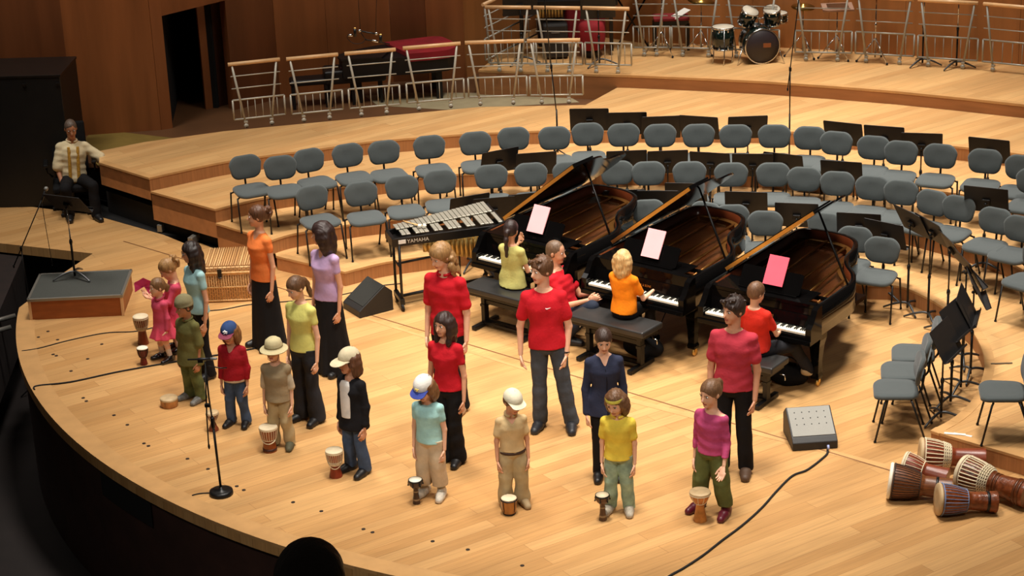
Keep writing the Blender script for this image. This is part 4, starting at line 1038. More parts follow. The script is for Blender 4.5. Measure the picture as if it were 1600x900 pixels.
# ------------------------------------------------------------------ percussion on the upper platform
SHELL = mat('drum_shell_green', (14, 28, 24), .15, .2, .1, coat=.6); HEADB = mat('drum_head_black', (44, 36, 40), .45, var=.08)
HEADW = mat('drum_head_coated', (196, 188, 170), .55, var=.05); CYM = mat('cymbal_bronze', (176, 140, 72), .28, .9, .1)
def drum(m_t, c, r, h, rot, name, head=HEADW, front=None):
    M = Matrix.Translation(c) @ rot
    m = MB(); m.lathe([(r, -h / 2), (r, h / 2)], 32, M); o = m.build(name, SHELL, m_t)
    for s in (-1, 1):
        m = MB(); m.lathe([(r * .99, s * h / 2 - .012), (r * 1.035, s * h / 2 - .012), (r * 1.035, s * h / 2 + .012), (r * .98, s * h / 2 + .012)], 32, M, cap=False)
        for k in range(8):
            a = R(45 * k + 20); m.ell((r * 1.03 * math.cos(a), r * 1.03 * math.sin(a), s * (h / 2 - .03)), (.014, .014, .028), 8, 6, M=M)
        m.build('hoop', CHROME, o)
    m = MB(); m.lathe([(r * .98, h / 2), (r * .97, h / 2 + .008), (0, h / 2 + .009)], 32, M); m.build('head', front or head, o)
    m = MB(); m.lathe([(0, -h / 2 - .009), (r * .97, -h / 2 - .008), (r * .98, -h / 2)], 32, M); m.build('head', head, o)
    return o
g = at(1188, 99, ZE)
t = thing('drum_kit', 'dark green drum kit with bass drum, two toms and floor tom', 'drum kit', (g.x, g.y + .1, ZE)); t.scale = (.9, .9, .9)
X = Matrix.Rotation(R(90), 4, 'X')
drum(t, Vector((0, .05, .285)), .275, .40, Matrix.Rotation(R(8), 4, 'Z') @ X, 'bass_drum', front=HEADB)
drum(t, Vector((-.57, .05, .40)), .175, .34, Matrix(), 'floor_tom')
drum(t, Vector((-.17, .12, .70)), .135, .24, Matrix.Rotation(R(18), 4, 'Y') @ Matrix.Rotation(R(22), 4, 'X'), 'tom')
drum(t, Vector((.21, .12, .70)), .135, .24, Matrix.Rotation(R(-6), 4, 'Y') @ Matrix.Rotation(R(18), 4, 'X'), 'tom')
drum(t, Vector((.32, .42, .60)), .175, .13, Matrix(), 'snare_drum')
m = MB(); m.box((.10, -.158, .30), (.12, .004, .07), bevel=.001); m.build('head_badge', mat('badge_wood', (140, 80, 40), .5), t)
m = MB(); m.tube([(0, .1, .5), (0, .1, .68), (-.1, .1, .70)], .014, 8); m.tube([(0, .1, .66), (.12, .1, .70)], .014, 8); m.build('tom_mount', CHROME, t)
for x in (-.72, -.57, -.42):
    m = MB(); m.tube([(x, .05 - (.18 if x == -.57 else 0), .55), (x, .05 - (.18 if x == -.57 else 0), .1), (x - .02, .0 - (.18 if x == -.57 else 0), .0)], .009, 6); m.build('drum_leg', CHROME, t)
for s in (-1, 1): m = MB(); m.tube([(s * .27, -.05, .28), (s * .37, -.20, .0)], .011, 6); m.build('spur', CHROME, t)
def tripod_cymbal(x, y, h, label, r=.2, tilt=8, top='cymbal', off=0):
    g = at(x, y, ZE); t = thing('cymbal_stand' if top == 'cymbal' else 'percussion_stand', label, 'stand', (g.x, g.y, ZE), R(off), 'percussion stands on the upper platform')
    m = MB(); m.tube([(0, 0, .06), (0, 0, h)], .010, 8); m.lathe([(.015, h * .5), (.018, h * .52), (.015, h * .56)], 8); m.build('pole', CHROME, t)
    for k in range(3):
        a = R(-90 + 120 * k + 30); m = MB(); m.tube([(0, 0, .34), (.26 * math.cos(a), .26 * math.sin(a), .015)], .010, 6); m.tube([(0, 0, .10), (.15 * math.cos(a), .15 * math.sin(a), .155)], .006, 6); lg = m.build('leg', CHROME, t)
        m = MB(); m.ell((.26 * math.cos(a), .26 * math.sin(a), .018), (.018, .018, .018), 8, 6); m.build('rubber_foot', RUBBER, lg)
    if top == 'cymbal':
        m = MB(); m.lathe([(r, 0), (r * .3, .022), (r * .16, .05), (.01, .055)], 32, Matrix.Translation((0, 0, h - .03)) @ Matrix.Rotation(R(tilt), 4, 'Y') @ Matrix.Rotation(R(6), 4, 'X'), cap=True); m.build('cymbal', CYM, t)
    elif top == 'tray':
        m = MB(); m.box((0, 0, h), (.44, .26, .03), rot=(R(10), 0, 0), bevel=.004); m.build('tray', mat('tray_felt', (150, 116, 96), .9), t)
        m = MB(); m.box((0, 0, h + .02), (.30, .16, .012), rot=(R(10), 0, 0)); m.build('tray_edge', CHROME, t)
    return t
tripod_cymbal(1035, 85, 1.25, 'tall chrome cymbal stand before the red-topped stool', top='none')
tripod_cymbal(1096, 83, .80, 'low chrome stand with a cymbal left of the drum kit', r=.2)
tripod_cymbal(1254, 88, .75, 'low chrome hi-hat stand right of the drum kit', r=.17, tilt=3)
tripod_cymbal(1307, 91, .74, 'chrome stand carrying a pale tray right of the drum kit', top='tray')
tripod_cymbal(1367, 96, 1.0, 'chrome stand carrying a flat tray farther right of the drum kit', top='tray')
for x, y, lb in ((1441, 101, 'left of two tall music stands with chrome necks on the upper platform'), (1494, 105, 'right of two tall music stands with chrome necks on the upper platform')):
    o = make_stand(1.12, tilt=10, pole_m=CHROME); g = at(x, y, ZE); o.location = (g.x, g.y, ZE + .001); o.rotation_euler = (0, 0, R(-6)); o['label'] = lb; o['group'] = 'music stands on the upper platform'
for x, y, hh, lb in ((816, 101, .86, 'black music stand behind the left platform railing'), (937, 104, .84, 'black music stand behind the right platform railing')):
    o = make_stand(hh, tilt=8); g = at(x, y, ZE); o.location = (g.x, g.y + .1, ZE + .001); o.rotation_euler = (0, 0, R(4)); o['label'] = lb; o['group'] = 'music stands on the upper platform'
# stool with red top
g = at(1050, 80, ZE)
t = thing('piano_stool', 'black wooden stool with a red padded top on the drum platform', 'stool', (g.x, g.y + .15, ZE))
m = MB(); m.box((0, 0, .47), (.52, .32, .05), bevel=.015, seg=3); m.build('cushion', mat('red_velvet', (120, 22, 26), .85, var=.1), t)
m = MB(); m.box((0, 0, .42), (.50, .30, .08)); m.build('apron', BLKM, t)
for sx in (-1, 1):
    for sy in (-1, 1): m = MB(); m.box((sx * .24, sy * .13, .20), (.04, .04, .40)); m.build('leg', BLKM, t)
m = MB(); gg = Vector((g.x + .13, g.y + .10, ZE + .53)); m.box(gg, (.28, .16, .006), rot=(0, R(-20), R(30))); resting('sheet_music', 'white sheet music tilted on the red-topped stool', 'paper', m, PAPER)
# keyboard on x-stand
g = at(990, 76, ZE)
t = thing('electric_keyboard', 'black electric keyboard on a crossed stand at the top of the picture', 'keyboard', (g.x, g.y + .1, ZE), R(-4))
m = MB(); m.box((0, 0, .80), (.75, .30, .09), bevel=.01); m.box((0, -.02, .85), (.6, .2, .01)); m.build('body', BLKM, t)
m = MB(); m.box((.0, -.0, .858), (.62, .16, .006)); m.build('panel', GREYM, t)
for s in (-1, 1): m = MB(); m.tube([(-.22 * s, s * .06, .02), (.22 * s, s * .06, .75)], .014, 8); m.tube([(-.22 * s, -.16, .02), (-.22 * s, .16, .02)], .012, 6); m.build('stand_leg', BLKM, t)
# marimba and vibraphone stored behind the platform rails
g = at(850, 96, ZE)
t = thing('stored_mallet_instrument', 'black covered mallet instrument with short tubes behind the platform railings', 'marimba', (g.x + .25, g.y + .40, ZE), R(-2))
m = MB(); m.box((0.1, 0, .80), (1.5, .5, .10), bevel=.01); m.build('frame', BLKM, t)
for k in range(9): m = MB(); m.lathe([(.018, .60), (.018, .76)], 10, Matrix.Translation((-.32 + k * .045, -.22, 0))); m.build('resonator_tube', GOLD, t)
for x in (-.55, .75): m = MB(); m.box((x, 0, .42), (.05, .4, .7)); m.build('leg', BLKM, t)
t2 = thing('black_flight_case', 'upright black case behind the middle platform railing', 'case', (g.x + .18, g.y + .18, ZE))
m = MB(); m.box((0, 0, .27), (.36, .22, .50), bevel=.03); m.build('body', CABM, t2); m = MB(); m.box((0, -.115, .40), (.12, .012, .02), bevel=.003); m.build('handle', GREYM, t2)
t2 = thing('black_backpack', 'black cover hanging behind the left platform railing at the top', 'bag', (g.x + .14, g.y + .95, ZE))
m = MB(); m.box((0, 0, .95), (.46, .3, .9), bevel=.05); m.box((0, 0, .28), (.4, .26, .56), bevel=.03); m.build('body', CABM, t2)
g2 = at(928, 92, ZE)
RED = mat('red_cloth', (142, 20, 30), .85, var=.2, scale=5, bump=.3, bscale=12)
t2 = thing('red_covered_stool', 'bright red cloth over an instrument behind the right platform railing', 'cover', (g2.x - .02, g2.y + .15, ZE))
m = MB(); m.lathe(spline_prof([(.16, .12), (.19, .20), (.20, .36), (.17, .50), (.05, .54)]), 20); m.build('cloth', RED, t2)
m = MB(); m.lathe([(.12, 0), (.12, .14)], 16); m.build('foot', BLKM, t2)
g3 = at(918, 80, ZE); t2 = thing('red_draped_box', 'dark red draped shape standing at the top behind the platform railing', 'cover', (g3.x, g3.y + .75, ZE))
m = MB(); m.box((0, 0, .70), (.60, .4, 1.4), bevel=.06, seg=3); m.build('drape', RED, t2)

# grand piano stored in the passage under a red cover
BLKP = mat('dull_black', (16, 14, 14), .45, var=.1)
g = at(700, 160, ZL)
t = thing('covered_grand_piano', 'black grand piano under a red cover behind the railings', 'piano', (g.x - .68, g.y + .44, ZL), R(8)); t.scale = (.88, .72, .76)
m = MB(); pts = [(-.95, -.5), (.75, -.5), (.75, .5), (.3, .55), (-.3, .38), (-.75, .1), (-.98, -.15)]; pl = [(p.x, p.y) for p in spline([(x, y, 0) for x, y in pts] + [(pts[0][0], pts[0][1], 0)], 5)[:-1]]
m.prism(pl, .55, .88); m.build('case', BLKP, t)
m = MB(); m.prism([(x * 1.03, y * 1.04) for x, y in pl if x > -.2] , .80, .955); m.build('red_cover', RED, t)
m = MB(); m.prism([(x * 1.02, y * 1.02) for x, y in pl if x < .1], .88, .92); m.build('lid', BLKP, t)
for x, y in ((.6, -.38), (.6, .38), (-.7, -.25)): m = MB(); m.box((x, y, .28), (.10, .10, .56)); m.build('leg', BLKP, t)
g = at(530, 172, ZL)
t = thing('covered_harpsichord', 'low dark instrument beside the stored piano behind the railings', 'keyboard instrument', (g.x + .02, g.y + .36, ZL), R(8)); t.scale = (.8, .8, .85)
m = MB(); m.box((.25, 0, .50), (1.1, .5, .24), bevel=.05, seg=3); m.build('body', BLKP, t)
m = MB(); m.box((.35, 0, .645), (.7, .42, .05), bevel=.02); m.build('cover', mat('maroon_cloth', (64, 20, 20), .85, var=.2), t)
for x in (-.2, .2, .7):
    for y in (-.18, .18): m = MB(); m.box((x, y, .2), (.05, .05, .40)); m.build('leg', BLKP, t)
t = thing('dark_bench', 'dark rounded bench left of the stored instruments behind the railings', 'bench', (g.x - .42, g.y + .26, ZL), R(8)); t.scale = (.9, .9, .9)
m = MB(); m.box((0, 0, .42), (.62, .34, .10), bevel=.045, seg=3); m.build('seat', BLKP, t)
for x in (-.26, .26):
    for y in (-.13, .13): m = MB(); m.box((x, y, .19), (.05, .05, .38)); m.build('leg', BLKP, t)

# ------------------------------------------------------------------ dark cases and chair at the left
CASE = mat('case_black', (14, 13, 13), .5, var=.2)
cb = Vector((-5.72, 26.62, 0)); hh = ztop(cb, 116)
t = thing('tall_black_case', 'tall black flight case standing in the dark at the left edge', 'case', (cb.x - .78, cb.y + .46, 0), R(-3))
m = MB(); m.box((0, 0, hh / 2), (1.56, .9, hh), bevel=.01); m.build('body', CASE, t)
m = MB()
for x in (-.74, -.2, .3, .74): m.box((x, -.46, hh - .12), (.05, .02, .03))
m.box((0, 0, hh - .01), (1.58, .92, .03), bevel=.004); m.build('fittings', mat('case_edge', (40, 34, 30), .4, .5), t)
# pale metal brackets under the risers
for (x, y, lb) in ((256, 360, 'pale metal bracket in the dark gap below the risers, left one'), (304, 380, 'pale metal bracket in the dark gap below the risers, right one')):
    m = MB(); a = at(x, y, 0); m.box((a.x, a.y, .06), (.07, .22, .10), rot=(0, 0, R(-20)), bevel=.01); resting('metal_bracket', lb, 'bracket', m, ALU, 'brackets below the risers')
for (x, y, lb) in ((15, 498, 'pale metal rail end beside the left stage edge, upper one'), (8, 516, 'pale metal rail end beside the left stage edge, lower one')):
    m = MB(); a = at(x, y, -.25); m.tube([a + Vector((-.35, -.2, 0)), a + Vector((.06, .04, .02))], .03, 8); resting('rail_end', lb, 'rail', m, ALU, 'rail ends at the left stage edge')
# ------------------------------------------------------------------ figures: one continuous surface grown round a skeleton
def rotm(yaw=0, pitch=0, roll=0): return Euler((R(pitch), R(roll), R(yaw)), 'XYZ').to_matrix()
def V3(*a): return Vector(a)
class Field:
    """implicit surface: shapes are blended and the zero level becomes a mesh"""
    def __init__(s): s.p = []
    def cone(s, a, b, ra, rb, k=.012, flat=None, sub=False): s.p.append(('cone', np.array(a, 'f4'), np.array(b, 'f4'), ra, rb, k, flat, sub)); return s
    def ell(s, c, r, M=None, k=.012, sub=False):
        M = M or Matrix.Identity(3); s.p.append(('ell', np.array(c, 'f4'), np.array(r, 'f4'), np.array(M, 'f4'), k, sub)); return s
    def loft(s, prof, M, k=.02, sub=False, flute=None, sq=2.0): s.p.append(('loft', prof, M, k, sub, flute, sq)); return s
    def cut(s, n, d): s.p.append(('cut', np.array(n, 'f4'), d)); return s      # keeps n.x <= d
    def bounds(s):
        lo, hi = np.full(3, 1e9), np.full(3, -1e9)
        for q in s.p:
            b = s.bb(q)
            if b is not None and not (q[0] in ('cone',) and q[7]) and not (q[0] == 'ell' and q[5]) and not (q[0] == 'loft' and q[4]): lo = np.minimum(lo, b[0]); hi = np.maximum(hi, b[1])
        return lo, hi
    def bb(s, q):
        if q[0] == 'cone': r = max(q[3], q[4]); return np.minimum(q[1], q[2]) - r, np.maximum(q[1], q[2]) + r
        if q[0] == 'ell': r = q[2].max(); return q[1] - r, q[1] + r
        if q[0] == 'loft':
            P = []
            for z, rx, ry, cx, cy in q[1]:
                for sx in (-1, 1):
                    for sy in (-1, 1): P.append(q[2] @ Vector((cx + sx * rx, cy + sy * ry, z)))
            P = np.array(P); return P.min(0), P.max(0)
        return None
    def mesh(s, name, vox, mats, parent, wrinkle=0, wscale=30, seed=0, zonef=None, aniso=(.5, .5, .9)):
        vox *= DET
        lo, hi = s.bounds(); lo = lo - vox * 3 - .01; hi = hi + vox * 3 + .01
        n = np.ceil((hi - lo) / vox).astype(int) + 1
        ax = [(lo[i] + np.arange(n[i]) * vox).astype('f4') for i in range(3)]
        F = np.full(n, .5, 'f4')
        for q in s.p:
            if q[0] == 'cut':
                d = q[1][0] * ax[0][:, None, None] + q[1][1] * ax[1][None, :, None] + q[1][2] * ax[2][None, None, :] - q[2]
                F = np.maximum(F, d); continue
            b = s.bb(q); k = q[5] if q[0] == 'cone' else q[4] if q[0] == 'ell' else q[3]; mg = k + vox * 2.5 + (.03 if q[0] == 'loft' else .0)
            i0 = np.clip(np.floor((b[0] - mg - lo) / vox).astype(int), 0, n); i1 = np.clip(np.ceil((b[1] + mg - lo) / vox).astype(int) + 1, 0, n)
            if (i1 <= i0).any(): continue
            sl = tuple(slice(a, c) for a, c in zip(i0, i1))
            X = ax[0][sl[0]][:, None, None]; Y = ax[1][sl[1]][None, :, None]; Z = ax[2][sl[2]][None, None, :]
            if q[0] == 'cone':
                a, bb_, ra, rb, k, flat, sub = q[1:]
                ba = bb_ - a; L2 = max(float(ba @ ba), 1e-8)
                px_, py_, pz_ = X - a[0], Y - a[1], Z - a[2]
                t = np.clip((px_ * ba[0] + py_ * ba[1] + pz_ * ba[2]) / L2, 0, 1)
                dx, dy, dz = px_ - t * ba[0], py_ - t * ba[1], pz_ - t * ba[2]
                if flat is not None:
                    nn, f = flat; c = (dx * nn[0] + dy * nn[1] + dz * nn[2]) * (1 / f - 1); dx = dx + c * nn[0]; dy = dy + c * nn[1]; dz = dz + c * nn[2]
                d = np.sqrt(dx * dx + dy * dy + dz * dz) - (ra + t * (rb - ra))
                if flat is not None: d = d * .75
            elif q[0] == 'ell':
                c, r, M, k, sub = q[1:]
                a, b2, c2 = X - c[0], Y - c[1], Z - c[2]
                u = a * M[0, 0] + b2 * M[1, 0] + c2 * M[2, 0]; v = a * M[0, 1] + b2 * M[1, 1] + c2 * M[2, 1]; w = a * M[0, 2] + b2 * M[1, 2] + c2 * M[2, 2]
                k0 = np.sqrt((u / r[0]) ** 2 + (v / r[1]) ** 2 + (w / r[2]) ** 2); k1 = np.sqrt((u / r[0] ** 2) ** 2 + (v / r[1] ** 2) ** 2 + (w / r[2] ** 2) ** 2) + 1e-6
                d = k0 * (k0 - 1) / k1
            else:
                prof, M, k, sub, flute, sq = q[1:]
                Mi = M.inverted()
                u = X * Mi[0][0] + Y * Mi[0][1] + Z * Mi[0][2] + Mi[0][3]; v = X * Mi[1][0] + Y * Mi[1][1] + Z * Mi[1][2] + Mi[1][3]; w = X * Mi[2][0] + Y * Mi[2][1] + Z * Mi[2][2] + Mi[2][3]
                pr = sorted(prof); zz = [p_[0] for p_ in pr]
                zf = np.linspace(zz[0], zz[-1], 60)
                def sm(col):
                    y = np.interp(zf, zz, [p_[col] for p_ in pr]); ke = np.array([1, 2, 3, 2, 1]) / 9; return np.convolve(np.pad(y, 2, 'edge'), ke, 'valid')
                rx = np.interp(w, zf, sm(1)); ry = np.interp(w, zf, sm(2)); cx = np.interp(w, zf, sm(3)); cy = np.interp(w, zf, sm(4))
                if sq == 2.0: q_ = np.sqrt(((u - cx) / rx) ** 2 + ((v - cy) / ry) ** 2)
                else: q_ = (np.abs((u - cx) / rx) ** sq + np.abs((v - cy) / ry) ** sq) ** (1 / sq)
                if flute:
                    fn, fa, z_lo, z_hi = flute; th = np.arctan2(v - cy, u - cx); ff = np.clip((z_hi - w) / (z_hi - z_lo), 0, 1)
                    q_ = q_ - fa * ff * (np.sin(th * fn) + .5 * np.sin(th * fn * 1.7 + 1))
                d = (q_ - 1) * np.minimum(rx, ry); d = np.maximum(d, np.maximum(zz[0] - w, w - zz[-1])).astype('f4')
            A = F[sl]
            if sub: h = np.clip(.5 - .5 * (A + d) / k, 0, 1) if k > 0 else 0; F[sl] = (A + (-d - A) * h + k * h * (1 - h)) if k > 0 else np.maximum(A, -d)
            else: h = np.clip(.5 + .5 * (A - d) / k, 0, 1); F[sl] = A + (d - A) * h - k * h * (1 - h)
        if wrinkle:
            r_ = np.random.RandomState(seed + 3); X = ax[0][:, None, None]; Y = ax[1][None, :, None]; Z = ax[2][None, None, :]
            W_ = 0
            for j in range(5):
                kx, ky, kz = r_.normal(0, 1, 3) * wscale * np.array(aniso); W_ = W_ + np.sin(X * kx + Y * ky + Z * kz + r_.rand() * 6.28)
            F = F + (W_ * wrinkle / 2.2).astype('f4')
        return nets(F, lo, vox, name, mats, parent, zonef)
def nets(F, lo, vox, name, mats, parent, zonef):
    """surface nets: one vertex per cell crossed by the surface, one quad per crossed grid edge"""
    S = F < 0; n = np.array(F.shape) - 1
    cnt = np.zeros(n, 'i1')
    corners = [(i, j, k) for i in (0, 1) for j in (0, 1) for k in (0, 1)]
    for i, j, k in corners: cnt += S[i:i + n[0], j:j + n[1], k:k + n[2]]
    act = (cnt > 0) & (cnt < 8); idx = np.argwhere(act)
    ids = np.full(n, -1, 'i4'); ids[act] = np.arange(len(idx))
    acc = np.zeros((len(idx), 3), 'f8'); num = np.zeros(len(idx))
    I, J, K = idx.T
    for ax_ in range(3):
        o1, o2 = [a for a in range(3) if a != ax_]
        for a in (0, 1):
            for b in (0, 1):
                off = np.zeros(3, int); off[o1] = a; off[o2] = b; of2 = off.copy(); of2[ax_] += 1
                f0 = F[I + off[0], J + off[1], K + off[2]]; f1 = F[I + of2[0], J + of2[1], K + of2[2]]
                m = (f0 < 0) != (f1 < 0); t = np.where(m, f0 / np.where(m, f0 - f1, 1), 0)
                p = np.tile(off.astype('f8'), (len(idx), 1)); p[:, ax_] += t
                acc[m] += p[m]; num[m] += 1
    co = (idx + acc / num[:, None]) * vox + np.array(lo)
    quads = []
    for ax_ in range(3):
        o1, o2 = [(1, 2), (2, 0), (0, 1)][ax_]
        sh = [slice(None)] * 3; sh2 = [slice(None)] * 3; sh[ax_] = slice(0, -1); sh2[ax_] = slice(1, None)
        A, B = S[tuple(sh)], S[tuple(sh2)]
        E_ = np.argwhere(A != B)
        ok = (E_[:, o1] > 0) & (E_[:, o2] > 0) & (E_[:, o1] < n[o1]) & (E_[:, o2] < n[o2]); E_ = E_[ok]
        inside = A[E_[:, 0], E_[:, 1], E_[:, 2]]
        def g(d1, d2):
            c = E_.copy(); c[:, o1] += d1; c[:, o2] += d2; return ids[c[:, 0], c[:, 1], c[:, 2]]
        q = np.stack([g(-1, -1), g(0, -1), g(0, 0), g(-1, 0)], 1); q[~inside] = q[~inside][:, ::-1]
        quads.append(q)
    q = np.concatenate(quads); q = q[(q >= 0).all(1)]
    me = bpy.data.meshes.new(name); me.vertices.add(len(co)); me.vertices.foreach_set('co', co.astype('f4').ravel())
    me.loops.add(len(q) * 4); me.loops.foreach_set('vertex_index', q.astype('i4').ravel())
    me.polygons.add(len(q)); me.polygons.foreach_set('loop_start', np.arange(len(q), dtype='i4') * 4); me.polygons.foreach_set('loop_total', np.full(len(q), 4, 'i4'))
    me.polygons.foreach_set('use_smooth', np.ones(len(q), bool))
    for m in (mats if isinstance(mats, (list, tuple)) else [mats]): me.materials.append(m)
    if zonef is not None: me.polygons.foreach_set('material_index', zonef(co[q].mean(1)).astype('i4'))
    me.update(calc_edges=True); me.validate()
    o = bpy.data.objects.new(name, me); COL.objects.link(o)
    if parent: o.parent = parent
    return o

def cloth(name, c, rough=.85, var=.12, bump=.3): return mat('cloth_' + name, c, rough, var=var, scale=9, bump=bump, bscale=45, spec=.2)
def skinm(name, c):
    m = mat('skin_' + name, c, .55, var=.06, scale=12); b = m.node_tree.nodes['Principled BSDF']; b.inputs['Subsurface Weight'].default_value = .08; b.inputs['Subsurface Radius'].default_value = (.02, .008, .004); return m
def hairm(name, c): return mat('hair_' + name, c, .5, var=.35, scale=5, stretch=(22, 22, 2.5), bump=.3, bscale=6)
SKF, SKM, SKD = skinm('fair', (230, 178, 146)), skinm('medium', (216, 158, 124)), skinm('tan', (186, 128, 94))
LIPS = mat('lips', (176, 92, 84), .5, var=.03)
EYEW = mat('eye_white', (214, 206, 198), .3, var=.02); EYED = mat('iris_dark', (38, 26, 20), .25, var=.02)

def figure(label, H, yaw, loc, hh=None, build=1.0, head=(0, 0, 0), lean=0, twist=0, arms=None, legs=None, skin=None, hair=None, hairc=None,
           top=None, bottom=None, shoes=None, foot_turn=10, stance=1.0, root_z=None, fem=False, child=False, sit=False, vox=None, hat=None, sleeves='short', long_top=0.0, group=None, lips=True, glasses=False, lx=0, ly=0, torso_y=0, side=0):
    t = thing('person', label, 'person', loc, R(yaw), group)
    hh = hh or H / (7.1 if H > 1.5 else 6.6 if H > 1.4 else 5.45 if H > 1.1 else 4.9)
    vox = vox or (.0066 if H > 1.4 else .0056)
    W = H * (.107 if not fem else .100) * build if not child else H * .104 * build     # shoulder joint half width
    zS = H - hh * (1.36 if not child else 1.28); hz = (H - hh) * (.60 if not child else .585); ankz = .05 * H
    if root_z is not None: dz = root_z - hz
    else: dz = 0
    tr = H - hh; ua = (zS - hz) * .62; fa = ua * .86
    T = Matrix.Translation((lx, ly + torso_y, hz + dz)) @ rotm(twist, -lean, side).to_4x4()          # torso frame, origin between the hips
    TL = zS - hz
    sk = Field()
    hw = W * (.86 if not fem else .90); ww = W * (.76 if not fem else .66); cw = W * .92; dep = W * .60
    if child: ww = W * .82; hw = W * .84; dep = W * .66
    prof = [(-.20 * TL, hw * .5, dep * .6, 0, .01), (-.10 * TL, hw * .95, dep * .95, 0, .012), (.05 * TL, hw * 1.02, dep * 1.02, 0, .012), (.36 * TL, ww, dep * .82, 0, 0), (.70 * TL, cw, dep * .98, 0, -.004), (.86 * TL, cw * .98, dep * .84, 0, .004), (.96 * TL, W * .74, dep * .62, 0, .01), (1.04 * TL, W * .40, dep * .46, 0, .014)]
    sk.loft(prof, T, .02)
    # neck and head
    nb = T @ Vector((0, .012, 1.02 * TL)); nr = hh * (.235 if not (child or fem) else .20)
    hp = T @ Vector((0, -.0, H - hh - hz))                       # chin level pivot
    hy, hpitch, hroll = head
    Rh = rotm(hy + twist, hpitch, hroll)
    def h_(x, y, z): return hp + Rh @ Vector((x * hh, y * hh, z * hh))
    sk.cone(nb, h_(0, .08, .22), nr, nr * .92, .03)
    sk.ell(h_(0, .04, .62), (.325 * hh, .40 * hh, .375 * hh), Rh, .02)
    sk.ell(h_(0, -.12, .36), (.255 * hh, .255 * hh, .33 * hh), Rh, .03)
    sk.ell(h_(0, -.27, .09), (.11 * hh, .09 * hh, .075 * hh), Rh, .025)
    sk.ell(h_(0, -.20, .30), (.22 * hh, .15 * hh, .12 * hh), Rh, .025)
    for s in (-1, 1):
        sk.ell(h_(s * .325, .06, .46), (.035 * hh, .075 * hh, .115 * hh), Rh, .006)
        sk.ell(h_(s * .13, -.395, .515), (.075 * hh, .06 * hh, .045 * hh), Rh, .012, sub=True)
    sk.cone(h_(0, -.355, .52), h_(0, -.435, .36), .028 * hh, .05 * hh, .010)
    sk.ell(h_(0, -.345, .205), (.085 * hh, .045 * hh, .035 * hh), Rh, .008)
    # arms and hands
    wrists = []; adir = []
    for i, s in enumerate((-1, 1)):
        sh = T @ Vector((s * W * .90, .005, TL * .885))
        if arms and arms[i]: d1, d2 = Vector(arms[i][0]).normalized(), Vector(arms[i][1]).normalized()
        else: d1, d2 = Vector((s * .15, .05, -1)).normalized(), Vector((s * .02, -.18, -1)).normalized()
        el = sh + d1 * ua; wr = el + d2 * fa; ar = .030 * H / 1.7 * (1 if H > 1.4 else 1.12) * (1.1 if not fem and not child else .95)
        sk.cone(sh, el, ar * 1.35, ar * 1.02, .02); sk.cone(el, wr, ar * 1.0, ar * .68, .012)
        sk.cone(T @ Vector((s * W * .36, .01, TL * .93)), sh, W * .24, ar * 1.34, .025)
        pn = Vector(arms[i][2]).normalized() if arms and arms[i] and len(arms[i]) > 2 else Vector((-s, 0, 0))
        pn = (pn - d2 * pn.dot(d2)).normalized(); u = d2.cross(pn).normalized()
        if not (arms and arms[i] and len(arms[i]) > 2) and u.y > 0: u = -u
        if arms and arms[i] and len(arms[i]) > 3: u = u * arms[i][3]
        hl = hh * .74; fr = max(.037 * hh, .0068)
        hd = (d2 + pn * .12).normalized()
        pc = wr + hd * hl * .50
        sk.cone(wr, pc, ar * .62, hl * .21, .010, flat=(np.array(pn, 'f4'), .42))
        for k in range(4):
            off = (k - 1.5) * hl * .128; ln = hl * (.40, .47, .44, .34)[k]
            b0 = pc - hd * hl * .06 - u * off * -1; curl = (.30, .38, .45, .55)[k]
            f1 = (hd + pn * curl * .6 + u * (1.5 - k) * -.06 * -1).normalized(); f2 = (hd + pn * (curl * 1.9)).normalized()
            b1 = b0 + f1 * ln * .55; b2 = b1 + f2 * ln * .5
            sk.cone(b0, b1, fr * 1.04, fr * .95, .002); sk.cone(b1, b2, fr * .95, fr * .78, .003)
        t0 = wr + hd * hl * .16 + u * hl * .13; t1 = t0 + (hd * .75 + u * .55 + pn * .25).normalized() * hl * .24; t2 = t1 + (hd * .95 + u * .15 + pn * .35).normalized() * hl * .20
        sk.cone(t0, t1, fr * 1.5, fr * 1.05, .006); sk.cone(t1, t2, fr * 1.05, fr * .85, .003)
        wrists.append((sh, el, wr, d1, d2, ar))
    # legs
    lg = []
    for i, s in enumerate((-1, 1)):
        hip = (T @ Vector((s * hw * .52, .01, -.02 * H / 1.7)))
        if legs and legs[i]: kn, an, tdir = Vector(legs[i][0]), Vector(legs[i][1]), Vector(legs[i][2]).normalized()
        else:
            fx = s * hw * (.70 if not child else .80) * stance; an = Vector((fx, .02, ankz)); kn = Vector(((hip.x + fx) / 2, -.005, hz * .53)); a = R(s * foot_turn); tdir = Vector((math.sin(a), -math.cos(a), 0))
        lr = .046 * H / 1.7 * (1.1 if child else 1)
        sk.cone(hip, kn, lr * 1.75, lr * 1.12, .02); sk.cone(kn, kn.lerp(an, .35), lr * 1.1, lr * 1.08, .015); sk.cone(kn.lerp(an, .35), an, lr * 1.08, lr * .66, .01)
        sk.cone(an, an + tdir * .09 * H / 1.7 + Vector((0, 0, -ankz * .62)), lr * .6, lr * .36, .008)
        lg.append((hip, kn, an, tdir, lr))
    Ri = Rh.inverted(); Rin = np.array(Ri); hpn = np.array(hp)
    def zone(c):
        l = (c - hpn) @ Rin.T / hh
        return ((np.abs(l[:, 0]) < .105) & (l[:, 2] > .17) & (l[:, 2] < .245) & (l[:, 1] < -.33)).astype(int)
    body = sk.mesh('body', vox, [skin or SKF, LIPS], t, zonef=zone)
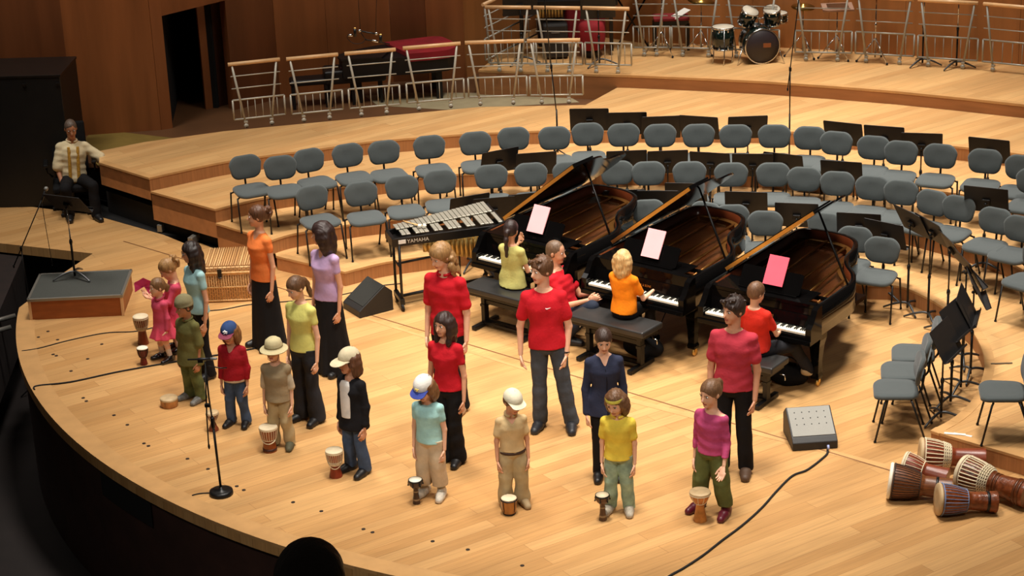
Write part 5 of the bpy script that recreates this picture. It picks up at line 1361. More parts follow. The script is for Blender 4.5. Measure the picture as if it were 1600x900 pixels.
    for s in (-1, 1):
        m = MB(); Mh = Matrix.Translation(h_(s * .135, -.318, .515)) @ Rh.to_4x4(); m.mi = 0; m.ell((0, 0, 0), (.062 * hh, .04 * hh, .036 * hh), 12, 8, M=Mh); m.mi = 1; m.ell((0, -.024 * hh, 0), (.03 * hh, .022 * hh, .032 * hh), 10, 6, M=Mh)
        m.build('eye', [EYEW, EYED], t)
    hc = hairc or hairm('brown', (62, 40, 26))
    for s in (-1, 1):
        m = MB(); m.tube([h_(s * .07, -.375, .585), h_(s * .13, -.385, .605), h_(s * .205, -.33, .585)], [.008 * hh * 1.5, .017 * hh, .007 * hh], 6); m.build('eyebrow', hc, t)
    if glasses:
        m = MB()
        for s in (-1, 1): m.tube([h_(s * .135 + .085 * math.cos(a), -.40, .51 + .06 * math.sin(a)) for a in [2 * PI * q / 14 for q in range(15)]], .0022, 5); m.tube([h_(s * .22, -.39, .52), h_(s * .33, .03, .50)], .002, 5)
        m.tube([h_(-.05, -.405, .52), h_(.05, -.405, .52)], .002, 5); m.build('glasses', GREYM, t)
    ctx = dict(t=t, h_=h_, Rh=Rh, hh=hh, T=T, TL=TL, W=W, hw=hw, ww=ww, cw=cw, dep=dep, arms=wrists, legs=lg, H=H, hz=hz, hc=hc, nb=nb, nr=nr, child=child, fem=fem, ankz=ankz, prof=prof, hp=hp)
    if hair: hair(ctx)
    if top: top(ctx)
    if bottom: bottom(ctx)
    if shoes: shoes(ctx)
    if hat: hat(ctx)
    return t
# ---- hair
def hair_mesh(c, build, flow=.008, vox=.0062):
    f = Field(); h_, Rh, hh = c['h_'], c['Rh'], c['hh']
    build(f, h_, Rh, hh)
    return f.mesh('hair', vox, c['hc'], c['t'], wrinkle=flow * .35, wscale=150, seed=int(hh * 1000), aniso=(.8, .8, .06))
def h_cap(f, h_, Rh, hh, low=.30, th=.045, fringe=.66):
    f.ell(h_(0, .07, .63), ((.335 + th) * hh, (.41 + th) * hh, (.385 + th) * hh), Rh, .01)
    f.ell(h_(0, .16, low + .12), (.33 * hh, .30 * hh, .24 * hh), Rh, .02)
    f.ell(h_(0, -.62, fringe - .36), (.46 * hh, .50 * hh, .36 * hh), Rh, .02, sub=True)
def hair_short(th=.03, fringe=.70):
    def fn(c): hair_mesh(c, lambda f, h_, Rh, hh: (h_cap(f, h_, Rh, hh, .30, th, fringe)), .003)
    return fn
def hair_messy(c):
    def b(f, h_, Rh, hh):
        h_cap(f, h_, Rh, hh, .30, .05, .72)
        r = random.Random(3)
        for k in range(26):
            a, e = r.uniform(0, 2 * PI), r.uniform(.2, 1.4); p = (.36 * math.cos(a) * math.cos(e), .06 + .42 * math.sin(a) * math.cos(e), .64 + .40 * math.sin(e))
            if p[1] < -.25 and p[2] < .75: continue
            f.cone(h_(*p), h_(p[0] * 1.2 + r.uniform(-.06, .06), p[1] * 1.15 - .05, p[2] + r.uniform(-.02, .10)), .06 * hh, .03 * hh, .012)
    hair_mesh(c, b, .005)
def locks(f, h_, hh, side, r0, r1, pts, k=.035):
    P = [h_(*p) for p in pts]
    for i in range(len(P) - 1):
        a = r0 + (r1 - r0) * i / (len(P) - 1); b = r0 + (r1 - r0) * (i + 1) / (len(P) - 1); f.cone(P[i], P[i + 1], a * hh, b * hh, k)
def hair_long(length=1.1, vol=.12, wave=.0, front=True, th=.05):
    def fn(c):
        def b(f, h_, Rh, hh):
            h_cap(f, h_, Rh, hh, .25, th, .74)
            for s in (-1, 1):
                for j, y0 in enumerate((-.02, .12, .28)):
                    w = wave * (1 if j % 2 else -1)
                    yy = y0 + (.0 if j else (-.14 if front else .04))
                    locks(f, h_, hh, s, vol, vol * .7, [(s * .32, y0, .62), (s * .36, y0 + w, .38), (s * .34, (y0 + yy) / 2, .10), (s * (.32 - .03 * j), yy + .04 + w, -.18 * length), (s * (.27 - .06 * j), yy + .04, -.55 * length)])
            locks(f, h_, hh, 0, vol * 1.6, vol, [(0, .36, .55), (0, .40, .2), (0, .38, -.2 * length), (0, .36, -.6 * length)])
        hair_mesh(c, b, .006)
    return fn
def hair_pony(high=.75, ln=.9, vol=.11, tie=(200, 60, 60), curly=False, low_back=True, th=.03):
    def fn(c):
        def b(f, h_, Rh, hh):
            h_cap(f, h_, Rh, hh, .34, th, .74)
            locks(f, h_, hh, 0, vol * .8, vol * .6, [(0, .42, high), (0, .55, high - .04), (0, .62, high - .3 * ln), (.02, .56, high - .65 * ln), (.05, .50, high - .95 * ln)])
            if curly:
                r = random.Random(5)
                for k in range(14): p = (r.uniform(-.18, .18), r.uniform(.40, .66), high + r.uniform(-.22, .16)); f.ell(h_(*p), (.09 * hh,) * 3, Rh, .01)
        hair_mesh(c, b, .005)
        m = MB(); h_ = c['h_']; m.ell(h_(0, .47, high - .01), (.07 * c['hh'],) * 3, 10, 8); m.build('hair_tie', cloth('tie%d%d' % tie[:2], tie), c['t'])
    return fn
def hair_curly_shoulder(c):
    def b(f, h_, Rh, hh):
        h_cap(f, h_, Rh, hh, .2, .06, .74); r = random.Random(9)
        for k in range(46):
            a = r.uniform(-.15, PI + .15); z = r.uniform(-.28, .45); p = (.40 * math.cos(a), .06 + .40 * math.sin(a), z)
            if p[1] < -.16: continue
            f.cone(h_(*p), h_(p[0] * 1.12, p[1] * 1.1 + .02, z - .16), .10 * hh, .06 * hh, .015)
    hair_mesh(c, b, .007)
# ---- garments
def top_shirt(mm, sleeve=.55, hem=-.12, ease=.012, name='shirt', wr=.0034, vneck=0, sleeve_r=1.0, collar=None, flare=1.0, boxy=1.0, bust=0, neck=.98, band=None):
    """sleeve: share of the arm covered, 1 = to the elbow, 2 = to the wrist"""
    def fn(c):
        f = Field(); T, TL, W, dep = c['T'], c['TL'], c['W'], c['dep']; e = ease
        lo = hem * TL; c['hem_lo'] = max(lo, c.get('hem_lo', -9)) if name != 'vest' else lo
        ww = max(c['ww'], c['hw'] * .9 * (boxy > .95)) if boxy > .95 else c['ww']
        pr = [(lo, (c['hw'] + e + .006) * 1.04 * flare, (dep + e + .008) * 1.06 * flare, 0, .01), (.08 * TL, (c['hw'] + e + .004) * 1.03 * (1 + (flare - 1) * .6), (dep + e) * 1.04, 0, .01), (.36 * TL, ww + e * 1.1, dep * .88 + e, 0, 0), (.70 * TL, c['cw'] + e, dep * (.98 + bust) + e, 0, -.004 - bust * .02), (.86 * TL, c['cw'] * .98 + e * .9, dep * .86 + e, 0, .004), (.96 * TL, W * .76 + e * .4, dep * .64 + e * .6, 0, .01), (1.02 * TL, W * .46 + e * .4, dep * .50 + e * .4, 0, .014)]
        f.loft(pr, T, .02)
        for i, (sh, el, wr_, d1, d2, ar) in enumerate(c['arms']):
            s = -1 if i == 0 else 1; sr = sleeve_r
            f.cone(T @ Vector((s * W * .36, .01, TL * .93)), sh, W * .24 + e * .5, ar * 1.34 + e * .6, .025)
            if sleeve <= 1.0:
                end = sh.lerp(el, sleeve); f.cone(sh, end, ar * 1.36 + e * .6, (ar * 1.15 + e * .8) * sr, .02)
            else:
                f.cone(sh, el, ar * 1.36 + e * .6, ar * 1.10 + e * .7, .02); f.cone(el, el.lerp(wr_, sleeve - 1), (ar * 1.08 + e * .8) * 1.0, (ar * .78 + e * .8) * sr, .012)
        nb = c['nb']; 
        f.ell(nb + Vector((0, -.012, .02)), (c['nr'] * 1.22, c['nr'] * 1.30, .03 + .012), c['T'].to_3x3(), .006, sub=True)
        if vneck:
            fr_ = T @ Vector((0, -dep * .9, TL * (1.02 - vneck * .5))); f.cone(nb + T.to_3x3() @ Vector((0, -.03, 0)), fr_, c['nr'] * 1.0, .012, .006, sub=True)
        n = T.to_3x3() @ Vector((0, 0, -1)); f.cut(n, n.dot(T @ Vector((0, 0, lo + .012))) if abs(n.z) > .5 else 9)
        for i, (sh, el, wr_, d1, d2, ar) in enumerate(c['arms']): pass
        o = f.mesh(name, .0078 if c['H'] > 1.4 else .0068, mm, c['t'], wrinkle=wr, wscale=34, seed=len(c['t'].name) + int(c['H'] * 100))
        if collar:
            m = MB(); cr = c['nr']; P = [nb + T.to_3x3() @ Vector((cr * 1.22 * math.sin(a), -cr * 1.22 * math.cos(a) - .004, .008 + .012 * (1 - math.cos(a)))) for a in [R(14 + 332 * q / 20) for q in range(21)]]
            m.tube(P, .013, 6); m.build('collar', collar, c['t'])
        return o
    return fn
def trousers(mm, hem_r=1.25, ease=.012, hem=.35, wr=.0036, knee_r=1.2, cuff=0, name='trousers', top_at=.10, cut=True, thigh=1.0):
    def fn(c):
        f = Field(); T, TL = c['T'], c['TL']; e = ease; zt = top_at * TL
        f.loft([(-.22 * TL, c['hw'] * .55, c['dep'] * .8, 0, .01), (-.10 * TL, c['hw'] * .98 + e, c['dep'] + e, 0, .012), (.05 * TL, c['hw'] * 1.02 + e, c['dep'] * 1.02 + e, 0, .012), (zt, c['hw'] * .97 + e * .3, c['dep'] * .98 + e * .2, 0, .01)], T, .02)
        hem_q = 1 + (hem_r - 1) * (.62 if c['child'] else 1)
        for hip, kn, an, td, lr in c['legs']:
            f.cone(hip, kn, (lr * 1.70 + e) * thigh, lr * 1.08 * knee_r + e * .9, .010); bot = an + (an - kn).normalized() * .02
            f.cone(kn, bot, lr * 1.08 * knee_r + e * .9, lr * 1.0 * hem_q + e * .9, .008)
            if cuff: f.cone(bot + (kn - an).normalized() * .03, bot, lr * 1.1 * hem_q + e * 1.6, lr * 1.1 * hem_q + e * 1.6, .006)
        if cut: f.cut((0, 0, -1), -c['ankz'] * hem)
        n = T.to_3x3() @ Vector((0, 0, 1))
        if cut: f.cut(n, n.dot(T @ Vector((0, 0, min(c.get('hem_lo', 9) + .032, zt + .02)))))
        return f.mesh(name, .0080 if c['H'] > 1.4 else .0068, mm, c['t'], wrinkle=wr, wscale=30, seed=int(c['H'] * 77))
    return fn
def skirt(mm, length=1.0, flare=1.6, name='skirt', flute=(9, .05), top_at=.07, depth=1.0):
    """length 1 = to the floor"""
    def fn(c):
        f = Field(); hz = c['hz']; zb = -(hz - .015) * length; zt = min(top_at * c['TL'], c.get('hem_lo', 9) + .03); hw, dp = c['hw'] + .012, c['dep'] + .012
        pr = [(zb, hw * flare, dp * flare * 1.25 * depth, 0, .03), (zb * .5, hw * (1 + (flare - 1) * .45), dp * (1 + (flare - 1) * .6) * 1.1, 0, .02), (0, hw * 1.03, dp * 1.06, 0, .012), (max(zt, .002), hw * .97, dp * .96, 0, .008)]
        f.loft(pr, c['T'], .02, flute=(flute[0], flute[1], zb, zt * .0)); return f.mesh(name, .0085, mm, c['t'], wrinkle=.002, wscale=14, seed=4)
    return fn
def shoes_fn(mm, sole=None, size=1.0, socks=None, high=.0, width=1.0):
    def fn(c):
        for hip, kn, an, td, lr in c['legs']:
            q = c['H'] / 1.7 * size * (1.32 if c['child'] else 1.12); up = Vector((0, 0, 1)) if abs(td.z) < .5 else Vector((0, 0, 1)); base = Vector((an.x, an.y, max(0, an.z - c['ankz'])))
            f = Field(); hl = base - td * .045 * q + Vector((0, 0, .036 * q)); mid = base + td * .07 * q + Vector((0, 0, .030 * q)); toe = base + td * .155 * q + Vector((0, 0, .024 * q))
            f.cone(hl, mid, .040 * q * width, .047 * q * width, .015); f.cone(mid, toe, .047 * q * width, .036 * q * width, .012); f.cone(base + Vector((0, 0, .03 * q)), base + Vector((0, 0, (.078 + high) * q)), .044 * q, .042 * q, .02)
            f.cut((0, 0, -1), -(base.z + .003)); o = f.mesh('shoe', .0058, mm, c['t'])
            if sole:
                g = Field(); g.cone(hl, mid, .041 * q * width, .046 * q * width, .012); g.cone(mid, toe, .046 * q * width, .033 * q * width, .012); g.cut((0, 0, 1), base.z + .018 * q); g.cut((0, 0, -1), -(base.z + .001)); g.mesh('sole', .0058, sole, o)
            if socks: g = Field(); g.cone(an + Vector((0, 0, -.01)), an.lerp(kn, .25), lr * .72, lr * .85, .01); g.mesh('sock', .0058, socks, c['t'])
    return fn
def multi(*fs):
    def fn(c):
        for f in fs: f(c)
    return fn
# ---- hats
def hat_cap(mm, brim, name='cap', tilt=0, bl=.34, logo=None, back=False, brimc=None, low=.56):
    def fn(c):
        h_, Rh, hh = c['h_'], c['Rh'], c['hh']; f = Field(); f.ell(h_(0, .05, .66), (.395 * hh, .47 * hh, .42 * hh), Rh, .01)
        n = Rh @ Vector((0, -.10, -1)).normalized(); f.cut(n, n.dot(h_(0, 0, low + .03))); cap = f.mesh(name, .0062, mm, c['t'], wrinkle=.0006)
        s = -1 if not back else 1
        if bl:
            m = MB(); n_ = 14; top = []; bot = []
            for k in range(n_ + 1):
                a = PI * k / n_; x = .36 * math.cos(a); yo = .40 + bl * math.sin(a) ** .8; zz = low + .09 - .10 * math.sin(a) + (.0 if abs(x) > .01 else 0) - .25 * x * x
                top.append((x, yo, zz))
            inner = [(.37 * math.cos(PI * k / n_), .05 + .34 * math.sin(PI * k / n_), low + .10 - .25 * (.36 * math.cos(PI * k / n_)) ** 2) for k in range(n_ + 1)]
            for k in range(n_):
                for dz, fl in ((0, 0), (-.025, 1)):
                    q = [inner[k], top[k], top[k + 1], inner[k + 1]]; q = [h_(p[0], s * p[1], p[2] + dz) for p in q]
                    m.quad(*(q if not fl else q[::-1]))
                a_, b_ = top[k], top[k + 1]; m.quad(h_(a_[0], s * a_[1], a_[2]), h_(a_[0], s * a_[1], a_[2] - .025), h_(b_[0], s * b_[1], b_[2] - .025), h_(b_[0], s * b_[1], b_[2]))
            m.build('brim', brim, cap)
        m = MB(); m.ell(h_(0, .05, 1.08), (.03 * hh, .03 * hh, .015 * hh), 8, 6); m.build('button', mm, cap)
        if logo: logo(c, cap)
        return cap
    return fn
# ------------------------------------------------------------------ arms shorthand (left of list = the person's right arm)
def hang(out=.2, fwd=-.12, bend=-.2, s=1): return ((s * out, fwd * -.3, -1), (s * out * .2, bend, -1))
# ------------------------------------------------------------------ the people on stage
def up_height(foot, top, z=0):
    p = at(*foot, z); return ztop(Vector((p.x, p.y, 0)), top) - z, p
def ppl(foot, top, z=0):
    h, p = up_height(foot, top, z); return h, Vector((p.x, p.y, z))
DARKJ = cloth('dark_jeans', (44, 44, 48)); BLKT = cloth('black_trousers', (24, 23, 25)); JEAN = cloth('blue_jeans', (70, 86, 112), var=.25); GREYJ = cloth('grey_jeans', (66, 70, 76), var=.22)
REDT = cloth('red_tee', (192, 26, 38)); CRIM = cloth('crimson_tee', (184, 56, 70)); SHB = mat('shoe_black', (24, 22, 22), .45); SHBR = mat('shoe_brown', (84, 62, 46), .6)
SOLE = mat('sole_grey', (150, 146, 138), .6)
GK = 'line of children and teenagers'
# woman in orange
H, p = ppl((416, 541), 320)
figure('person in orange t-shirt and wide black trousers with curly bun, looking left', H, -48, p, fem=True, head=(-38, 2, 0), skin=SKM, hairc=hairm('auburn', (86, 52, 30)), hair=hair_pony(.72, .35, .14, (90, 50, 30), curly=True), lx=.04,
       top=top_shirt(cloth('orange', (234, 126, 62)), .38, -.10, .012, wr=.0022, boxy=.8, bust=.22, vneck=.25), bottom=skirt(BLKT, 1.0, 1.45, 'wide_trousers', (5, .05), depth=.9), shoes=shoes_fn(SHB), build=.95)
# woman in lilac
H, p = ppl((520, 580), 348)
figure('person in lilac top and long black skirt with dark wavy hair', H, -42, p, fem=True, head=(-52, 6, 0), skin=SKM, hairc=hairm('darkbrown', (44, 26, 22)), hair=hair_long(.7, .15, .05, front=False, th=.08),
       top=top_shirt(cloth('lilac', (190, 158, 196)), .42, -.08, .012, wr=.0022, boxy=.8, bust=.22, vneck=.2), bottom=skirt(BLKT, 1.0, 1.5, 'long_skirt', (8, .04)), shoes=shoes_fn(SHB), build=.95)
# girl in pale blue with glasses
H, p = ppl((319, 588), 378)
figure('person with long dark hair, glasses, pale blue t-shirt and black trousers', H, -52, p, fem=True, head=(-22, 10, 0), skin=SKM, hairc=hairm('blackbrown', (36, 24, 20)), hair=hair_long(1.15, .12, .02), glasses=True,
       top=top_shirt(cloth('pale_blue', (164, 204, 206)), .45, -.10, .012, wr=.0022, boxy=.8, bust=.15), bottom=trousers(BLKT, 1.5, .006, knee_r=1.0), shoes=shoes_fn(SHB), build=.92)
# toddlers in pink
PINKJ = cloth('pink_jacket', (206, 78, 104)); PINKS = cloth('rose_skirt', (206, 70, 92)); TIGHT = cloth('white_tights', (214, 196, 180)); MARY = mat('patent_black', (14, 14, 18), .25, coat=.5)
H, p = ppl((276, 548), 402)
figure('small child in pink bending the head over a pink cloth held in both hands', H, -72, p, child=True, head=(0, 32, 0), lean=8, skin=SKF, hairc=hairm('blond', (156, 116, 70)), hair=hair_pony(.7, .45, .10, (240, 180, 190), curly=True),
       arms=[((-.05, -.55, -1), (.25, -1, .35), (0, .2, 1)), ((.05, -.55, -1), (-.25, -1, .35), (0, .2, 1))], top=top_shirt(PINKJ, 1.85, -.32, .014, name='jacket'), bottom=multi(skirt(PINKS, .34, 1.5, 'skirt', (9, .06)), trousers(TIGHT, .8, .003, name='tights', wr=0, knee_r=.95)), shoes=shoes_fn(MARY), build=1.0)
PCL = mat('pink_scarf', (214, 60, 120), .8, var=.15, bump=.4, bscale=10)
m = MB(); q = at(222, 455, .62); q = Vector((p.x - .27, p.y - .05, H * .72))
for k in range(9):
    a0_, a1_ = R(-60 + 30 * k), R(-60 + 30 * (k + 1)); r0, r1 = .11 + .02 * (k % 2), .11 + .02 * ((k + 1) % 2)
    for s in (1, -1): m.quad(q, q + Vector((r0 * math.cos(a0_) * .9, -.02 + .012 * s, r0 * math.sin(a0_) * .8)), q + Vector((r1 * math.cos(a1_) * .9, -.02 + .012 * s, r1 * math.sin(a1_) * .8)), q + Vector((0, .01 * s, 0)))
resting('pink_cloth', 'bright pink cloth held up to the face of the smaller child at the back', 'cloth', m, PCL)
H, p = ppl((258, 562), 435)
figure('small child in pink jacket, rose skirt, white tights and black strap shoes', H, -48, p, child=True, head=(-12, 4, 0), skin=SKF, hairc=hairm('lightbrown', (118, 84, 52)), hair=hair_pony(.45, .35, .09, (240, 230, 220), curly=False),
       top=top_shirt(PINKJ, 1.9, -.34, .014, flare=1.12, collar=PINKJ, name='jacket'), bottom=multi(skirt(PINKS, .40, 1.7, 'skirt', (9, .06)), trousers(TIGHT, .8, .003, name='tights', wr=0, knee_r=.95)), shoes=shoes_fn(MARY, socks=TIGHT), stance=1.2)
# child in olive
OLV = cloth('olive', (104, 100, 56), var=.2); OLVP = cloth('olive_print', (96, 104, 62), var=.45)
def bucket(c):
    h_, Rh, hh = c['h_'], c['Rh'], c['hh']; f = Field(); f.ell(h_(0, .04, .70), (.41 * hh, .48 * hh, .40 * hh), Rh, .01); f.cone(h_(0, .03, .72), h_(0, .03, .62), .43 * hh, .47 * hh, .01)
    n = Rh @ Vector((0, -.06, -1)).normalized(); f.cut(n, n.dot(h_(0, 0, .58))); f.mesh('hat', .0062, cloth('olive_hat', (132, 124, 92)), c['t'], wrinkle=.0016, wscale=60)
H, p = ppl((304, 624), 463)
figure('child in an olive hat, long olive shirt and patterned olive trousers, hands down', H, -40, p, child=True, head=(-16, 8, 0), skin=SKD, hairc=hairm('dark', (40, 28, 20)), hair=hair_short(.02), hat=bucket,
       top=top_shirt(OLV, .9, -.42, .022, flare=1.22, sleeve_r=1.25, collar=OLV, wr=.003), bottom=trousers(OLVP, 1.6, .016, hem=.5, wr=.005), shoes=shoes_fn(mat('sneaker_grey', (120, 118, 112), .6, var=.4, scale=40), SOLE))
# child with blue cap and red sweater
def blue_logo(c, cap):
    h_, hh = c['h_'], c['hh']; m = MB()
    for (x, z, r) in ((-.07, .78, .05), (.0, .82, .06), (.08, .79, .055), (.02, .74, .05), (-.03, .70, .03), (.10, .73, .03)):
        y = -.42 + .9 * (z - .7) * .5; m.ell(h_(x, y - .0, z), (r * hh, .012, r * hh * .7), 8, 6)
    m.build('logo', mat('logo_white', (228, 226, 222), .7), cap)
KN = cloth('red_knit', (160, 26, 36), var=.15, bump=.5)
H, p = ppl((373, 663), 503)
def hem_band(c, mm, at_=-.14, hgt=.10):
    f = Field(); T, TL = c['T'], c['TL']; e = .021
    f.loft([((at_) * TL, c['hw'] * 1.02 + e, c['dep'] * 1.02 + e, 0, .011), ((at_ + hgt) * TL, c['hw'] * 1.03 + e, c['dep'] * 1.03 + e, 0, .011)], T, .004); f.mesh('waistband', .0066, mm, c['t'])
figure('child in a blue cap with white emblem, red v-neck sweater and jeans', H, -14, p, child=True, head=(-6, 12, 0), skin=SKM, hairc=hairm('gingerbrown', (128, 84, 46)), hair=hair_long(.35, .09, .03, front=False), hat=hat_cap(cloth('cap_blue', (52, 74, 120)), cloth('cap_brim_red', (132, 62, 80)), bl=.30, logo=blue_logo),
       top=multi(top_shirt(KN, 1.92, -.12, .018, name='sweater', wr=.003, vneck=.5), lambda c: hem_band(c, cloth('cream_hem', (206, 184, 156)))), bottom=trousers(JEAN, 1.5, .012, hem=.4, wr=.005), shoes=shoes_fn(SHB))
# girl in yellow
H, p = ppl((483, 657), 430)
figure('person in yellow t-shirt and flared dark jeans behind the child in the safari hat', H, -34, p, fem=True, head=(-14, 22, 0), skin=SKF, hairc=hairm('brown2', (96, 66, 42)), hair=hair_pony(.55, .95, .14, (190, 50, 60)),
       top=top_shirt(cloth('yellow', (214, 208, 116)), .42, -.08, .012, wr=.0022, boxy=.9, bust=.12), bottom=trousers(DARKJ, 1.9, .012, hem=.25, knee_r=1.15, thigh=1.05), shoes=shoes_fn(SHB), build=.95)
# safari child
def safari(c):
    h_, Rh, hh = c['h_'], c['Rh'], c['hh']; m = MB(); M4 = Matrix.Translation(h_(0, .03, .62)) @ Rh.to_4x4()
    m.lathe([(.66 * hh, -.09 * hh), (.56 * hh, -.03 * hh), (.44 * hh, .02 * hh), (.42 * hh, .06 * hh), (.41 * hh, .18 * hh), (.36 * hh, .36 * hh), (.22 * hh, .47 * hh), (.05 * hh, .50 * hh), (.02 * hh, .53 * hh), (0, .53 * hh)], 32, M4, cap=False)
    m.lathe([(.66 * hh, -.09 * hh), (.66 * hh, -.115 * hh), (.54 * hh, -.05 * hh), (.40 * hh, .0)], 32, M4, cap=False); o = m.build('safari_hat', cloth('hat_cream', (198, 184, 142)), c['t'])
    m = MB(); m.lathe([(.43 * hh, .03 * hh), (.432 * hh, .11 * hh)], 32, M4, cap=False); m.build('hat_band', cloth('hat_band', (164, 148, 108)), o)
    m = MB(); m.tube([h_(-.34, 0, .5), h_(-.24, -.2, .05), h_(0, -.27, -.02), h_(.24, -.2, .05), h_(.34, 0, .5)], .003, 5); m.build('chin_strap', SHBR, o)
BEIG = cloth('beige_knit', (150, 132, 102)); KHAK = cloth('khaki', (182, 162, 122), var=.15)
H, p = ppl((441, 697), 530)
figure('child in a cream safari hat, beige knitted vest and khaki trousers', H, -12, p, child=True, head=(-10, 4, 0), skin=SKF, hairc=hairm('blond2', (170, 130, 80)), hair=hair_short(.02), hat=safari,
       top=multi(top_shirt(cloth('check_shirt', (186, 172, 146), var=.3), .95, -.08, .012, name='shirt', sleeve_r=1.2), top_shirt(BEIG, .12, -.16, .022, name='vest', wr=.002)), bottom=trousers(KHAK, 1.5, .014, hem=.4, wr=.005), shoes=shoes_fn(mat('shoe_olive', (80, 76, 54), .7)))
# child with blazer
H, p = ppl((558, 737), 545)
def blazer_open(c):
    T, TL, dep, W = c['T'], c['TL'], c['dep'], c['W']
    f = Field(); f.loft([(.0 * TL, W * .40, .024, 0, -dep - .010), (.4 * TL, W * .44, .024, 0, -dep * .95 - .012), (.90 * TL, W * .46, .022, 0, -dep * .84 - .016), (1.0 * TL, W * .34, .024, 0, -dep * .66 - .020)], T, .004); f.mesh('white_shirt_front', .0062, cloth('white_shirt', (232, 228, 222)), c['t'])
figure('child in a cream baseball cap, black blazer over a white shirt and jeans', H, -38, p, child=True, head=(-14, 4, 0), skin=SKM, hairc=hairm('brown3', (92, 56, 34)), hair=hair_long(.3, .10, .04, front=False), hat=hat_cap(cloth('cap_cream', (204, 190, 158)), cloth('cap_cream', (204, 190, 158)), bl=.42),
       top=multi(top_shirt(cloth('blazer', (26, 25, 28)), 1.85, -.40, .020, flare=1.12, name='blazer', vneck=.6, wr=.003), blazer_open), bottom=trousers(JEAN, 1.5, .012, hem=.5, wr=.004), shoes=shoes_fn(SHB))
# long-haired blond teenager
H, p = ppl((706, 640), 378)
figure('person with shoulder-length curly blond hair in a red polo shirt, head bowed', H, -26, p, head=(-24, 20, 0), skin=SKF, hairc=hairm('darkblond', (150, 112, 68)), hair=hair_curly_shoulder, hat=None,
       top=top_shirt(REDT, .72, -.20, .016, sleeve_r=1.15, collar=REDT, name='polo_shirt'), bottom=trousers(BLKT, 1.3, .012), shoes=shoes_fn(mat('shoe_tan', (170, 140, 110), .7), SOLE), build=.95)
# girl with long dark hair in red
H, p = ppl((705, 722), 489)
figure('person with very long dark hair in a red t-shirt and black flared trousers', H, -24, p, fem=True, head=(-14, 4, 0), skin=SKM, hairc=hairm('darkbrown2', (50, 30, 24)), hair=hair_long(1.35, .12, .02), stance=.7,
       top=top_shirt(REDT, .48, -.06, .012, wr=.0022, boxy=.85, bust=.10), bottom=trousers(BLKT, 1.9, .010, hem=.25), shoes=shoes_fn(SHB), build=.95)
# small girl pale blue, white cap
def yellow_logo(c, cap):
    h_, hh = c['h_'], c['hh']; m = MB()
    for (x, z, r) in ((-.04, .80, .05), (.05, .80, .035), (0, .74, .04)): m.ell(h_(x, -.43 + .9 * (z - .7) * .5, z), (r * hh, .010, r * hh * .8), 8, 6)
    m.build('logo', mat('logo_yellow', (226, 200, 90), .7), cap)
def cap_panel(c, cap): yellow_logo(c, cap)
AQUA = cloth('aqua', (168, 214, 210)); LINEN = cloth('linen', (204, 182, 150), var=.14)
H, p = ppl((676, 774), 584)
figure('child in a white cap with blue brim, aqua t-shirt and loose linen trousers', H, -20, p, child=True, head=(-12, 24, 0), skin=SKF, hairc=hairm('honey', (120, 80, 46)), hair=hair_long(.35, .10, .03, front=False), hat=hat_cap(cloth('cap_white', (226, 222, 214)), cloth('cap_navy', (60, 74, 150)), bl=.28, logo=cap_panel),
       top=top_shirt(AQUA, .50, -.10, .010, wr=.002), bottom=trousers(LINEN, 1.9, .020, hem=1.9, wr=.004, knee_r=1.4), shoes=shoes_fn(mat('shoe_silver', (196, 186, 170), .5, var=.25, scale=40), SOLE, socks=cloth('aqua_sock', (80, 180, 186))))
# boy in beige with white cap worn backwards
H, p = ppl((804, 788), 607)
def cap_back(c):
    hat_cap(cloth('cap_offwhite', (224, 216, 190)), cloth('cap_offwhite', (224, 216, 190)), bl=.22, low=.60)(c)
BEI2 = cloth('beige_polo', (208, 180, 132))
def belt(c):
    hem_band(c, mat('belt_leather', (60, 36, 24), .5), -.06, .07)
def pockets(c, mm):
    for i, (hip, kn, an, td, lr) in enumerate(c['legs']):
        s = -1 if i == 0 else 1; m = MB(); q = hip.lerp(kn, .72); m.box(q + Vector((s * (lr * 1.35 + .014), 0, 0)), (.022, .085, .11), bevel=.007); m.build('pocket', mm, c['t'])
figure('child in off-white cap, beige polo shirt, dark belt and khaki cargo trousers', H, 8, p, child=True, head=(26, 22, 0), skin=SKM, hairc=hairm('brown4', (90, 58, 36)), hair=hair_short(.03), hat=cap_back,
       top=multi(top_shirt(BEI2, .62, -.02, .010, collar=BEI2, sleeve_r=1.2, vneck=.3), belt), bottom=multi(trousers(KHAK, 1.75, .018, hem=.3, wr=.006, knee_r=1.35), lambda c: pockets(c, KHAK)), shoes=shoes_fn(mat('shoe_beige', (156, 132, 96), .7), SOLE))
